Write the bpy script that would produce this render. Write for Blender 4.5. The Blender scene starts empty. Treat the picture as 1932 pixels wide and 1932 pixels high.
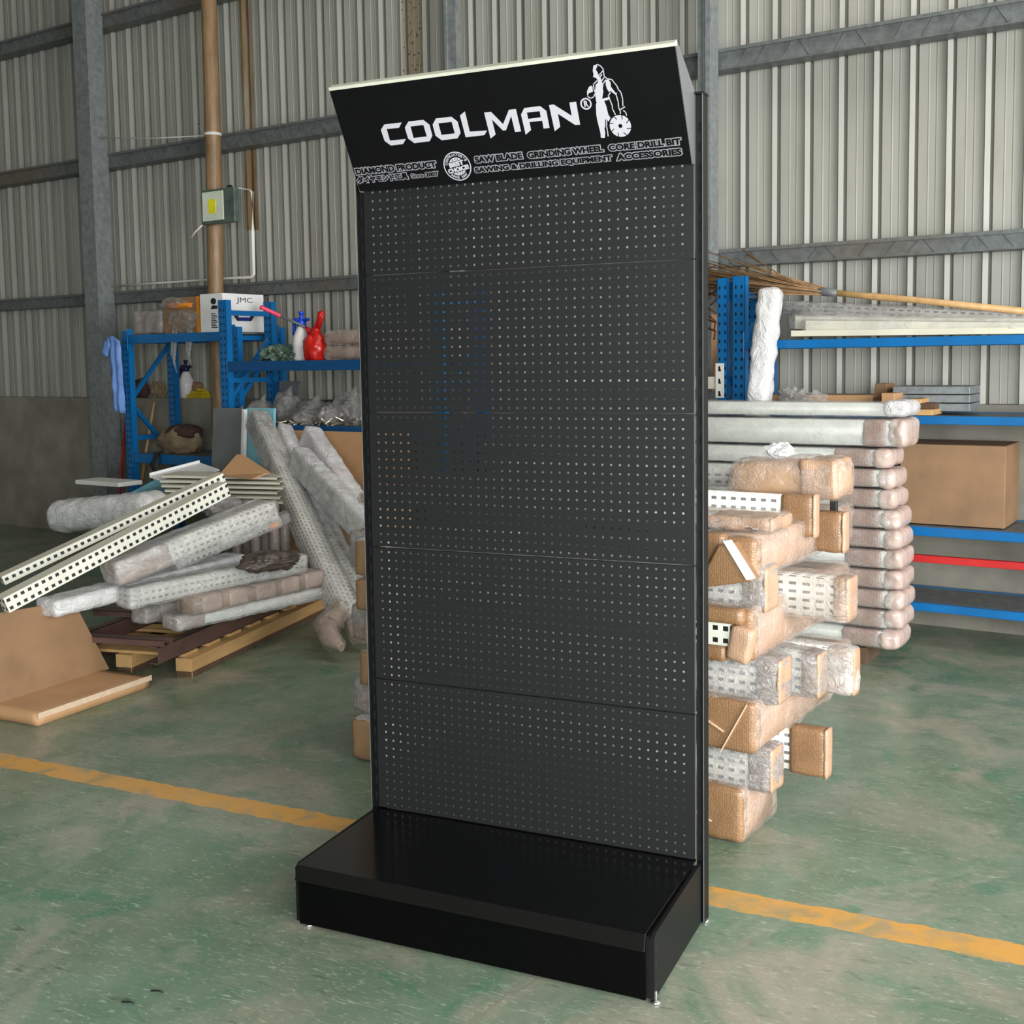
import bpy, bmesh, math, random
from mathutils import Matrix, Vector, noise as mnoise
random.seed(7)
S = bpy.context.scene
COL = S.collection
PI = math.pi
R = math.radians
# ------------------------------------------------------------------ camera
FPX, CYP = 2195.65, 864.85
CAM = Vector((1.7831, -2.9496, 1.5305))
YAW, PIT, ROL = -.4296, -.0849, -.0155
_f = Vector((math.sin(YAW)*math.cos(PIT), math.cos(YAW)*math.cos(PIT), math.sin(PIT)))
_r = Vector((math.cos(YAW), -math.sin(YAW), 0)); _u = _r.cross(_f)
RT = math.cos(ROL)*_r + math.sin(ROL)*_u
UP = -math.sin(ROL)*_r + math.cos(ROL)*_u
cd = bpy.data.cameras.new('camera'); cam = bpy.data.objects.new('camera', cd); COL.objects.link(cam)
cam.matrix_world = Matrix(((RT.x, UP.x, -_f.x, CAM.x), (RT.y, UP.y, -_f.y, CAM.y), (RT.z, UP.z, -_f.z, CAM.z), (0, 0, 0, 1)))
cd.sensor_width = 36; cd.lens = 36*FPX/1932; cd.shift_y = (CYP-966)/1932; cd.clip_start = .05
S.camera = cam
# ------------------------------------------------------------------ light and exposure
S.view_settings.view_transform = 'Standard'; S.view_settings.look = 'None'
S.view_settings.gamma = 1; S.view_settings.use_curve_mapping = False
S.view_settings.exposure = 0.0
S.cycles.use_denoising = True
S.cycles.transparent_max_bounces = 24
S.cycles.max_bounces = 6
w = bpy.data.worlds.new('world'); S.world = w; w.use_nodes = True
w.node_tree.nodes['Background'].inputs[0].default_value = (1, .95, .86, 1)
w.node_tree.nodes['Background'].inputs[1].default_value = .34
def area(name, loc, tgt, sx, sy, e, col=(1, 1, 1)):
    d = bpy.data.lights.new(name, 'AREA'); d.shape = 'RECTANGLE'; d.size = sx; d.size_y = sy; d.energy = e; d.color = col
    o = bpy.data.objects.new(name, d); COL.objects.link(o); o.location = loc
    o.rotation_euler = (Vector(tgt)-Vector(loc)).to_track_quat('-Z', 'Y').to_euler()
    return o
area('daylight_side_doorway', (7.0, -2.4, 2.0), (-.5, .8, .7), 4.4, 3.6, 900, (1, .99, .965))
area('daylight_right_doorway', (7.2, 2.6, 2.8), (0, 4.5, 2.0), 3, 3.6, 150, (1, .985, .96))
area('foreground_fill', (3.0, -4.6, 1.7), (.3, -1.2, 0), 3.0, 2.0, 470, (.92, 1, .985))  # low fill lamp added behind the camera for the near floor, not a doorway
area('daylight_skylight', (2.4, 3.2, 6.7), (1.0, 5.6, 2.4), 5, 2.5, 190, (1, .97, .91))
# ------------------------------------------------------------------ frames: the shed's wall frame (s along wall, n into depth)
PHI = -.15464
TV = Vector((math.cos(PHI), math.sin(PHI), 0)); NV = Vector((-math.sin(PHI), math.cos(PHI), 0))
O0 = Vector((CAM.x, CAM.y, 0))
MW = Matrix(((TV.x, NV.x, 0, O0.x), (TV.y, NV.y, 0, O0.y), (0, 0, 1, 0), (0, 0, 0, 1)))
MWI = MW.inverted()
def W(s, n, z): return MW @ Vector((s, n, z))
def ray(u, v): return RT*((u-966)/FPX) + UP*((CYP-v)/FPX) + _f
def at(u, v, n):                       # point seen at (u,v) at wall depth n, world coordinates
    d = ray(u, v); return CAM + d*(n/(d.dot(NV)))
def on(u, v, z):
    d = ray(u, v); return CAM + d*((z-CAM.z)/d.z)
def sw(p):
    return MWI @ p
# ------------------------------------------------------------------ materials
M = {}
def nodes(name):
    m = bpy.data.materials.new(name); m.use_nodes = True
    nt = m.node_tree; b = nt.nodes['Principled BSDF']; M[name] = m
    return m, nt, b
def N(nt, t, **k):
    n = nt.nodes.new(t)
    for a, v in k.items():
        if a.startswith('i_'):
            key = a[2:]
            n.inputs[int(key) if key.isdigit() else key].default_value = v
        else: setattr(n, a, v)
    return n
def mathn(nt, op, a, b=None, c=None):
    n = nt.nodes.new('ShaderNodeMath'); n.operation = op
    for i, x in enumerate((a, b, c)):
        if x is None: continue
        if isinstance(x, (int, float)): n.inputs[i].default_value = x
        else: nt.links.new(x, n.inputs[i])
    return n.outputs[0]
def mixc(nt, f, a, b):
    n = nt.nodes.new('ShaderNodeMix'); n.data_type = 'RGBA'
    if isinstance(f, (int, float)): n.inputs[0].default_value = f
    else: nt.links.new(f, n.inputs[0])
    for i, x in ((6, a), (7, b)):
        if isinstance(x, tuple): n.inputs[i].default_value = (*x[:3], 1)
        else: nt.links.new(x, n.inputs[i])
    return n.outputs[2]
def noisef(nt, vec, scale, detail=4, lo=.3, hi=.7, dist=0, rough=.55):
    n = N(nt, 'ShaderNodeTexNoise'); n.inputs['Scale'].default_value = scale; n.inputs['Detail'].default_value = detail
    n.inputs['Distortion'].default_value = dist; n.inputs['Roughness'].default_value = rough
    if vec is not None: nt.links.new(vec, n.inputs['Vector'])
    r = N(nt, 'ShaderNodeMapRange'); r.inputs[1].default_value = lo; r.inputs[2].default_value = hi
    nt.links.new(n.outputs[0], r.inputs[0]); return r.outputs[0]
def objvec(nt, sc=(1, 1, 1)):
    t = N(nt, 'ShaderNodeTexCoord'); mp = N(nt, 'ShaderNodeMapping'); mp.inputs['Scale'].default_value = sc
    nt.links.new(t.outputs['Object'], mp.inputs[0]); return mp.outputs[0]
def bump(nt, b, h, s, d=.01):
    n = N(nt, 'ShaderNodeBump'); n.inputs['Strength'].default_value = s; n.inputs['Distance'].default_value = d
    nt.links.new(h, n.inputs['Height']); nt.links.new(n.outputs[0], b.inputs['Normal'])
def mat(name, col, rough=.5, metal=0, col2=None, ns=8, sc=(1, 1, 1), lo=.35, hi=.7, bs=None, bstr=.2, bd=.004, spec=.5, alpha=None):
    m, nt, b = nodes(name)
    b.inputs['Roughness'].default_value = rough; b.inputs['Metallic'].default_value = metal
    b.inputs['Specular IOR Level'].default_value = spec
    v = objvec(nt, sc)
    c2 = col2 or tuple(x*.82 for x in col)
    f = noisef(nt, v, ns, 5, lo, hi)
    nt.links.new(mixc(nt, f, col, c2), b.inputs['Base Color'])
    if bs: bump(nt, b, noisef(nt, v, bs, 4, 0, 1), bstr, bd)
    return m
mat('panel_black', (.0080, .0083, .0094), .5, ns=60, spec=.35, col2=(.0074, .0077, .0088), bs=300, bstr=.05)
mat('deck_black', (.0012, .0012, .0017), .17, ns=30, spec=.95)
mat('kick_black', (.0008, .0008, .0009), .4, ns=30, spec=.12)
mat('bracket_grey', (.17, .17, .175), .35, .3)
mat('edge_highlight', (.42, .44, .47), .3, .7)  # painted highlight: pale colour for light glancing off the black steel edges
mat('frame_black', (.0035, .0035, .004), .5, ns=30, spec=.3)
mat('sign_black', (.0036, .0034, .004), .33, ns=10, spec=.2)
mat('slot_dark', (.001, .001, .001), .9)
mat('letter_white', (.42, .395, .44), .5, ns=5, col2=(.40, .375, .42))
mat('sign_edge', (.80, .78, .66), .3, .4)
mat('zinc', (.75, .75, .76), .25, 1)
mat('blue_paint', (.002, .125, .36), .36, ns=5, col2=(.002, .10, .29))
mat('blue_dark', (.002, .065, .2), .36, ns=5, col2=(.002, .052, .16))
mat('red_paint', (.5, .02, .02), .4)
mat('cream_paint', (.62, .59, .49), .45, ns=4, col2=(.55, .52, .43))
mat('white_paint', (.72, .71, .68), .4, ns=4, col2=(.66, .65, .61))
mat('grey_sheet', (.16, .165, .17), .5, ns=5)
mat('sky_sheet', (.22, .50, .60), .45, ns=5)
mat('galv', (.26, .28, .29), .5, .35, ns=22, col2=(.17, .188, .195), bs=40, bstr=.1)
mat('galv_dark', (.17, .18, .185), .55, .3, ns=18, col2=(.11, .115, .12))
mat('tan_post', (.27, .165, .085), .45, ns=6, sc=(3, 3, .6), col2=(.16, .095, .048), bs=14, bstr=.35, bd=.02)
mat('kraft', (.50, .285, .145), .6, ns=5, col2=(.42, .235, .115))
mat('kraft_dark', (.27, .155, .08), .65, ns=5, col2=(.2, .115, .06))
mat('kraft_edge', (.62, .46, .33), .6, ns=60)
mat('pink_wrap', (.50, .385, .345), .25, ns=14, col2=(.41, .31, .275), bs=22, bstr=.5, bd=.01)
mat('brown_roll', (.36, .255, .20), .35, ns=9, col2=(.25, .18, .145), bs=22, bstr=.4, bd=.01)
mat('wood_pale', (.52, .30, .125), .7, ns=5, sc=(1, 6, 6), col2=(.40, .24, .10), bs=20, bstr=.3)
mat('bark', (.10, .055, .03), .9, ns=30, bs=30, bstr=.6)
mat('maroon', (.105, .055, .045), .55, ns=8, col2=(.075, .042, .036))
mat('masonry', (.27, .25, .21), .9, ns=3, col2=(.16, .15, .125), bs=40, bstr=.3)
mat('red_bag', (.55, .012, .008), .3, ns=6, col2=(.30, .006, .004), bs=14, bstr=.5, bd=.01)
mat('bottle_white', (.74, .70, .72), .35, ns=4)
mat('blue_plastic', (.012, .06, .62), .3)
mat('navy_plastic', (.01, .015, .07), .35)
mat('pink_plastic', (.75, .05, .13), .35)
mat('yellow_plastic', (.55, .40, .01), .4)
mat('shirt_blue', (.16, .30, .68), .8, ns=12, col2=(.12, .23, .55))
mat('green_sheet', (.10, .16, .12), .4, ns=9, col2=(.05, .08, .06), bs=14, bstr=.5, bd=.01)
mat('burlap', (.26, .19, .115), .85, ns=10, col2=(.15, .105, .065), bs=60, bstr=.3)
mat('maroon_cloth', (.07, .03, .03), .85, ns=10)
mat('twig', (.26, .145, .065), .7, ns=20, col2=(.13, .07, .03))
mat('bamboo', (.50, .31, .13), .45, ns=6, sc=(4, 1, 1), col2=(.38, .22, .09))
mat('stick_wood', (.48, .31, .16), .6)
mat('orange_tape', (.75, .25, .02), .4)
mat('dark_bag', (.10, .075, .06), .3, ns=9, col2=(.05, .04, .032), bs=16, bstr=.6, bd=.01)
mat('carton_white', (.76, .75, .76), .5, ns=3, col2=(.72, .71, .72))
mat('carton_grey', (.42, .36, .33), .55, ns=3)
mat('ink', (.015, .015, .02), .5)
mat('ink_blue', (.02, .03, .25), .5)
mat('lamp_green', (.11, .15, .13), .35, .2, ns=12, col2=(.06, .09, .075))
mat('lamp_face', (.70, .74, .62), .25)
mat('lamp_chip', (.85, .78, .02), .4)
mat('rust', (.14, .06, .03), .85, ns=20)
mat('white_cord', (.6, .58, .55), .5)
mat('black_rubber', (.01, .01, .01), .6)
mat('metal_bits', (.45, .40, .33), .35, .7, ns=60, col2=(.12, .10, .08))
mat('red_pole', (.32, .015, .02), .45)
def perf_mat(name, base, pu, pv, fu, fv, dark=(.05, .05, .045), c2=None):
    m, nt, b = nodes(name); b.inputs['Roughness'].default_value = .42
    t = N(nt, 'ShaderNodeUVMap'); sp = N(nt, 'ShaderNodeSeparateXYZ'); nt.links.new(t.outputs[0], sp.inputs[0])
    def band(x, p, f):
        q = mathn(nt, 'FRACT', mathn(nt, 'DIVIDE', x, p)); d = mathn(nt, 'ABSOLUTE', mathn(nt, 'SUBTRACT', q, .5))
        return mathn(nt, 'LESS_THAN', d, f/2)
    k = mathn(nt, 'MULTIPLY', band(sp.outputs[0], pu, fu), band(sp.outputs[1], pv, fv))
    g = mixc(nt, noisef(nt, objvec(nt), 6, 4), base, c2 or tuple(x*.85 for x in base))
    nt.links.new(mixc(nt, k, g, dark), b.inputs['Base Color'])
    bump(nt, b, k, -.5, .004)
    return m
perf_mat('perf_white', (.66, .64, .57), .036, .030, .52, .36, (.10, .10, .095))
perf_mat('perf_grey', (.46, .45, .42), .045, .026, .55, .36)
perf_mat('perf_open', (.70, .68, .60), .034, .038, .5, .4, (.012, .012, .012))
perf_mat('perf_fine', (.47, .475, .435), .012, .034, .35, .85, (.40, .405, .375))
def cap_mat(name, base, su, st):
    m, nt, b = nodes(name); b.inputs['Roughness'].default_value = .38; b.inputs['Specular IOR Level'].default_value = .6
    t = N(nt, 'ShaderNodeUVMap')
    br = N(nt, 'ShaderNodeTexVoronoi'); br.inputs['Scale'].default_value = 150; br.inputs['Randomness'].default_value = .5
    nt.links.new(t.outputs[0], br.inputs['Vector'])
    wv = N(nt, 'ShaderNodeTexWave'); wv.inputs['Scale'].default_value = su; wv.inputs['Distortion'].default_value = 1.2; wv.bands_direction = 'X'
    nt.links.new(t.outputs[0], wv.inputs['Vector'])
    f = noisef(nt, objvec(nt), 12, 4)
    c = mixc(nt, f, base, tuple(x*.78 for x in base))
    c = mixc(nt, mathn(nt, 'MULTIPLY', wv.outputs[0], .30), c, tuple(x*.55 for x in base))
    spk = N(nt, 'ShaderNodeMapRange'); spk.inputs[1].default_value = .25; spk.inputs[2].default_value = .05
    nt.links.new(br.outputs['Distance'], spk.inputs[0])
    c = mixc(nt, mathn(nt, 'MULTIPLY', spk.outputs[0], st), c, (.85, .70, .55))
    nt.links.new(c, b.inputs['Base Color']); bump(nt, b, br.outputs['Distance'], .35, .004)
    return m
cap_mat('cap_kraft', (.28, .15, .073), 34, .3)
cap_mat('cap_orange', (.47, .29, .19), 30, .2)
cap_mat('cap_pink', (.33, .205, .165), 20, .5)
def wrap_mat(name, tint, base, var, rough=.2, nsc=26):
    m, nt, b = nodes(name)
    b.inputs['Base Color'].default_value = (*tint, 1); b.inputs['Roughness'].default_value = rough; b.inputs['Specular IOR Level'].default_value = .8
    v = objvec(nt, (1, 1.6, 1.6))
    n1 = N(nt, 'ShaderNodeTexNoise'); n1.inputs['Scale'].default_value = nsc; n1.inputs['Detail'].default_value = 5; n1.inputs['Distortion'].default_value = .6; n1.inputs['Roughness'].default_value = .62
    nt.links.new(v, n1.inputs['Vector']); cr = mathn(nt, 'MULTIPLY', mathn(nt, 'MINIMUM', mathn(nt, 'ABSOLUTE', mathn(nt, 'SUBTRACT', n1.outputs[0], .5)), .09), -5.0)
    bump(nt, b, mathn(nt, 'ADD', n1.outputs[0], cr), .8, .010)
    f = noisef(nt, v, nsc*.45, 4, .35, .75, .8)
    fac = mathn(nt, 'ADD', mathn(nt, 'MULTIPLY', f, var), base)
    tr = N(nt, 'ShaderNodeBsdfTransparent'); mx = N(nt, 'ShaderNodeMixShader')
    nt.links.new(fac, mx.inputs[0]); nt.links.new(tr.outputs[0], mx.inputs[1]); nt.links.new(b.outputs[0], mx.inputs[2])
    nt.links.new(mx.outputs[0], nt.nodes['Material Output'].inputs['Surface'])
    return m
wrap_mat('film', (.84, .82, .81), .24, .40, .14, 16)
wrap_mat('film_clear', (.64, .64, .64), .10, .32, .13, 14)
wrap_mat('film_pink', (.60, .49, .43), .17, .36, .14, 13)
wrap_mat('film_bubble', (.42, .40, .40), .42, .34, .17, 24)
wrap_mat('film_white', (.82, .795, .81), .58, .36, .18, 13)
wrap_mat('film_dark', (.42, .41, .40), .25, .40)
# floor
m, nt, b = nodes('floor_paint')
geo = N(nt, 'ShaderNodeNewGeometry'); sp = N(nt, 'ShaderNodeSeparateXYZ'); nt.links.new(geo.outputs['Position'], sp.inputs[0])
X, Y = sp.outputs[0], sp.outputs[1]; P = geo.outputs['Position']
mp = N(nt, 'ShaderNodeMapping'); mp.inputs['Rotation'].default_value = (0, 0, R(25)); mp.inputs['Scale'].default_value = (1, 4.5, 1); nt.links.new(P, mp.inputs[0])
worn = noisef(nt, P, 2.3, 10, .47, .62, .8, .66)
c = mixc(nt, noisef(nt, P, 3.2, 6, .35, .65, .4), (.105, .165, .108), (.155, .212, .152))
c = mixc(nt, mathn(nt, 'MULTIPLY', noisef(nt, P, 4.4, 8, .56, .68, .8), .75), c, (.06, .165, .10))
c = mixc(nt, mathn(nt, 'MULTIPLY', worn, .75), c, mixc(nt, noisef(nt, P, 1.1, 4, .45, .6), (.245, .25, .20), (.305, .262, .215)))
c = mixc(nt, mathn(nt, 'MULTIPLY', noisef(nt, P, .8, 4, .5, .72), .45), c, (.085, .085, .05))
c = mixc(nt, mathn(nt, 'MULTIPLY', noisef(nt, mp.outputs[0], 22, 6, .56, .70, 1.8), .55), c, (.43, .46, .37))
c = mixc(nt, mathn(nt, 'MULTIPLY', noisef(nt, P, 55, 3, .68, .78), .5), c, (.62, .62, .55))
c = mixc(nt, mathn(nt, 'MULTIPLY', noisef(nt, mp.outputs[0], 9, 7, .60, .72, 1.4), .6), c, (.055, .075, .05))
edge = mathn(nt, 'MULTIPLY', noisef(nt, P, 12, 5, 0, 1), .045)
yl = mathn(nt, 'ADD', mathn(nt, 'ADD', mathn(nt, 'SUBTRACT', Y, .228), mathn(nt, 'MULTIPLY', X, .022)), edge)
lm = mathn(nt, 'LESS_THAN', mathn(nt, 'ABSOLUTE', yl), .056)
lm = mathn(nt, 'MULTIPLY', lm, mathn(nt, 'SUBTRACT', 1, mathn(nt, 'MULTIPLY', noisef(nt, P, 9, 7, .5, .66, .6), .55)))
c = mixc(nt, lm, c, (.54, .275, .062))
cx = mathn(nt, 'SUBTRACT', X, mathn(nt, 'ADD', mathn(nt, 'ADD', .602, mathn(nt, 'MULTIPLY', mathn(nt, 'MAXIMUM', mathn(nt, 'ADD', Y, .57), 0), .36)), mathn(nt, 'MULTIPLY', noisef(nt, P, 18, 4, 0, 1), .03)))
ck = mathn(nt, 'MULTIPLY', mathn(nt, 'LESS_THAN', mathn(nt, 'ABSOLUTE', cx), .003), mathn(nt, 'LESS_THAN', Y, -.385))
c = mixc(nt, ck, c, (.20, .18, .14))
nt.links.new(c, b.inputs['Base Color'])
nt.links.new(mathn(nt, 'ADD', mathn(nt, 'MULTIPLY', noisef(nt, P, 6, 6), .22), .20), b.inputs['Roughness'])
bump(nt, b, noisef(nt, P, 30, 6, 0, 1), .12, .003)
# corrugated sheet
m, nt, b = nodes('sheet_metal')
b.inputs['Roughness'].default_value = .5
v = objvec(nt, (1.2, 1, .25)); tc = N(nt, 'ShaderNodeTexCoord'); sp = N(nt, 'ShaderNodeSeparateXYZ'); nt.links.new(tc.outputs['Object'], sp.inputs[0])
c = mixc(nt, noisef(nt, v, 2.2, 6), (.375, .37, .335), (.30, .293, .26))
c = mixc(nt, mathn(nt, 'MULTIPLY', noisef(nt, v, 9, 6, .55, .75), .35), c, (.24, .21, .16))
def sband(a, bb): return mathn(nt, 'MULTIPLY', mathn(nt, 'GREATER_THAN', sp.outputs[0], a), mathn(nt, 'LESS_THAN', sp.outputs[0], bb))
sb = mathn(nt, 'MULTIPLY', sband(-5.37, -5.21), mathn(nt, 'GREATER_THAN', sp.outputs[2], 3.3))
c = mixc(nt, sb, c, (.27, .215, .155))
c = mixc(nt, mathn(nt, 'MULTIPLY', sb, noisef(nt, objvec(nt), 34, 3, .60, .64)), c, (.07, .04, .025))
c = mixc(nt, mathn(nt, 'MULTIPLY', sband(-7.05, -6.90), mathn(nt, 'MULTIPLY', noisef(nt, v, 5, 6, .3, .6), mathn(nt, 'GREATER_THAN', sp.outputs[2], 2.6))), c, (.21, .13, .06))
nt.links.new(c, b.inputs['Base Color'])
# girts with pressed triangles
m, nt, b = nodes('girt_metal'); b.inputs['Roughness'].default_value = .5; b.inputs['Metallic'].default_value = .3
v = objvec(nt)
c = mixc(nt, noisef(nt, v, 24, 5), (.175, .188, .192), (.105, .112, .112))
c = mixc(nt, mathn(nt, 'MULTIPLY', noisef(nt, v, 1.1, 4, .55, .7), .7), c, (.16, .12, .085))
nt.links.new(c, b.inputs['Base Color'])
# ------------------------------------------------------------------ mesh builder
class MB:
    def __init__(s): s.bm = bmesh.new(); s.mi = 0
    def poly(s, pts, mi=None):
        vs = [s.bm.verts.new(p) for p in pts]
        f = s.bm.faces.new(vs); f.material_index = s.mi if mi is None else mi; return f
    def box(s, x0, x1, y0, y1, z0, z1, mat4=None, mi=None):
        P = [Vector((x, y, z)) for z in (z0, z1) for y in (y0, y1) for x in (x0, x1)]
        if mat4: P = [mat4 @ p for p in P]
        vs = [s.bm.verts.new(p) for p in P]
        for q in ((0, 2, 3, 1), (4, 5, 7, 6), (0, 1, 5, 4), (2, 6, 7, 3), (0, 4, 6, 2), (1, 3, 7, 5)):
            f = s.bm.faces.new([vs[i] for i in q]); f.material_index = s.mi if mi is None else mi
        return s
    def bar(s, a, b, w, h, up=(0, 0, 1)):
        a, b = Vector(a), Vector(b); mt, L = ends(a, b, up)
        return s.box(0, L, -w/2, w/2, -h/2, h/2, mt)
    def tube(s, pts, r, seg=10, cap=True):
        pts = [Vector(p) for p in pts]; rings = []
        rr = r if isinstance(r, (list, tuple)) else [r]*len(pts)
        d0 = (pts[1]-pts[0]).normalized(); ref = Vector((0, 0, 1)) if abs(d0.z) < .9 else Vector((1, 0, 0))
        for i, p in enumerate(pts):
            d = (pts[min(i+1, len(pts)-1)]-pts[max(i-1, 0)]).normalized()
            x = d.cross(ref).normalized(); y = d.cross(x)
            rings.append([s.bm.verts.new(p+(x*math.cos(2*PI*k/seg)+y*math.sin(2*PI*k/seg))*rr[i]) for k in range(seg)])
        for i in range(len(rings)-1):
            for k in range(seg):
                f = s.bm.faces.new((rings[i][k], rings[i][(k+1) % seg], rings[i+1][(k+1) % seg], rings[i+1][k])); f.smooth = True; f.material_index = s.mi
        if cap:
            for rg in (rings[0], rings[-1]):
                f = s.bm.faces.new(rg); f.material_index = s.mi
        return s
    def extrude_poly(s, pts, v):
        v = Vector(v); A = [s.bm.verts.new(p) for p in pts]; B = [s.bm.verts.new(Vector(p)+v) for p in pts]
        n = len(A)
        for vs in (A, B): s.bm.faces.new(vs).material_index = s.mi
        for i in range(n): s.bm.faces.new((A[i], A[(i+1) % n], B[(i+1) % n], B[i])).material_index = s.mi
        return s
    def rbox(s, L, w, h, r=.01, res=.02, amp=0, fr=12, seed=0, cx=True, maxn=(40, 10, 10), mt=None):
        x0 = 0 if cx else -L/2
        nx, ny, nz = (max(2, min(mx, int(d/res))) for d, mx in zip((L, w, h), maxn))
        r = min(r, w*.499, h*.499, L*.499); vd = {}
        def V(i, j, k):
            key = (i, j, k)
            if key in vd: return vd[key]
            p = Vector((L*i/nx-L/2, w*j/ny-w/2, h*k/nz-h/2))
            q = Vector([max(-(d/2-r), min(d/2-r, c)) for c, d in zip(p, (L, w, h))])
            e = p-q
            if e.length > 1e-9: p = q+e.normalized()*min(e.length, r)
            if amp:
                o = Vector((seed*3.1, seed*1.7, seed*.9)); nn = p.copy(); nn.x *= .05; nn.normalize()
                k1 = mnoise.noise(p*fr+o)+.5*mnoise.noise(p*fr*2.3+o)
                p = p+(nn if nn.length else e)*k1*amp
            p.x += L/2+x0
            if mt: p = mt @ p
            vd[key] = s.bm.verts.new(p); return vd[key]
        def F(a):
            f = s.bm.faces.new(a); f.smooth = True; f.material_index = s.mi
        for i in range(nx):
            for j in range(ny):
                F((V(i, j, 0), V(i, j+1, 0), V(i+1, j+1, 0), V(i+1, j, 0))); F((V(i, j, nz), V(i+1, j, nz), V(i+1, j+1, nz), V(i, j+1, nz)))
            for k in range(nz):
                F((V(i, 0, k), V(i+1, 0, k), V(i+1, 0, k+1), V(i, 0, k+1))); F((V(i, ny, k), V(i, ny, k+1), V(i+1, ny, k+1), V(i+1, ny, k)))
        for j in range(ny):
            for k in range(nz):
                F((V(0, j, k), V(0, j, k+1), V(0, j+1, k+1), V(0, j+1, k))); F((V(nx, j, k), V(nx, j+1, k), V(nx, j+1, k+1), V(nx, j, k+1)))
        return s
    def blob(s, c, rad, amp=.2, fr=2, seed=0, sub=3, flat=None, smooth=True):
        b2 = bmesh.new(); bmesh.ops.create_icosphere(b2, subdivisions=sub, radius=1); mp = {}
        for v in b2.verts:
            o = Vector((seed*2.3, seed*1.1, seed*3.7)); k = 1+amp*(mnoise.noise(v.co*fr+o)+.6*mnoise.noise(v.co*fr*2.4+o)+.35*mnoise.noise(v.co*fr*5+o))
            p = Vector((v.co.x*rad[0]*k, v.co.y*rad[1]*k, v.co.z*rad[2]*k))
            if flat is not None: p.z = max(p.z, -flat)
            mp[v] = s.bm.verts.new(p+Vector(c))
        for f in b2.faces:
            g = s.bm.faces.new([mp[v] for v in f.verts]); g.smooth = smooth; g.material_index = s.mi
        b2.free(); return s
    def lathe(s, prof, c=(0, 0, 0), seg=20):
        c = Vector(c); rings = []
        for r, z in prof:
            rings.append([s.bm.verts.new(c+Vector((max(r, 1e-4)*math.cos(2*PI*k/seg), max(r, 1e-4)*math.sin(2*PI*k/seg), z))) for k in range(seg)])
        for i in range(len(rings)-1):
            for k in range(seg):
                f = s.bm.faces.new((rings[i][k], rings[i][(k+1) % seg], rings[i+1][(k+1) % seg], rings[i+1][k])); f.smooth = True; f.material_index = s.mi
        s.bm.faces.new(rings[0]).material_index = s.mi; s.bm.faces.new(rings[-1]).material_index = s.mi
        return s
    def build(s, name, mats, parent=None, bevel=0, xf=None):
        bm = s.bm
        bmesh.ops.recalc_face_normals(bm, faces=bm.faces)
        if bevel:
            bmesh.ops.remove_doubles(bm, verts=bm.verts, dist=1e-6)
            es = [e for e in bm.edges if len(e.link_faces) == 2 and e.calc_face_angle(0) > .6]
            bmesh.ops.bevel(bm, geom=es, offset=bevel, segments=2, affect='EDGES', profile=.5)
        uv = bm.loops.layers.uv.verify()
        for f in bm.faces:
            n = f.normal; a = max(range(3), key=lambda i: abs(n[i]))
            for l in f.loops:
                p = l.vert.co; l[uv].uv = ((p.x, p.y), (p.x, p.z), (p.y, p.z))[2-a]
        me = bpy.data.meshes.new(name); bm.to_mesh(me); bm.free()
        for k in ([mats] if isinstance(mats, str) else mats): me.materials.append(M[k])
        o = bpy.data.objects.new(name, me); COL.objects.link(o)
        if parent: o.parent = parent
        if xf is not None: o.matrix_world = xf
        return o
def ends(a, b, up=(0, 0, 1)):
    a, b = Vector(a), Vector(b); x = (b-a); L = x.length; x.normalize(); y = Vector(up).cross(x)
    if y.length < 1e-4: y = Vector((0, 1, 0)).cross(x)
    y.normalize(); z = x.cross(y)
    return Matrix(((x.x, y.x, z.x, a.x), (x.y, y.y, z.y, a.y), (x.z, y.z, z.z, a.z), (0, 0, 0, 1))), L
def thing(name, label, cat, xf=None, group=None):
    o = bpy.data.objects.new(name, None); COL.objects.link(o); o.empty_display_size = .05
    if xf is not None: o.matrix_world = xf
    o['label'] = label; o['category'] = cat
    if group: o['group'] = group
    return o
def tag(o, label, cat, group=None, kind=None):
    o['label'] = label; o['category'] = cat
    if group: o['group'] = group
    if kind: o['kind'] = kind
    return o
def struct(o): o['kind'] = 'structure'; return o
def wf(s=0, n=0, z=0): return MW @ Matrix.Translation((s, n, z))
T = Matrix.Translation
# ------------------------------------------------------------------ the setting
struct(MB().box(-16, 12, -9, 12, -.05, 0).build('floor', 'floor_paint'))
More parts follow.
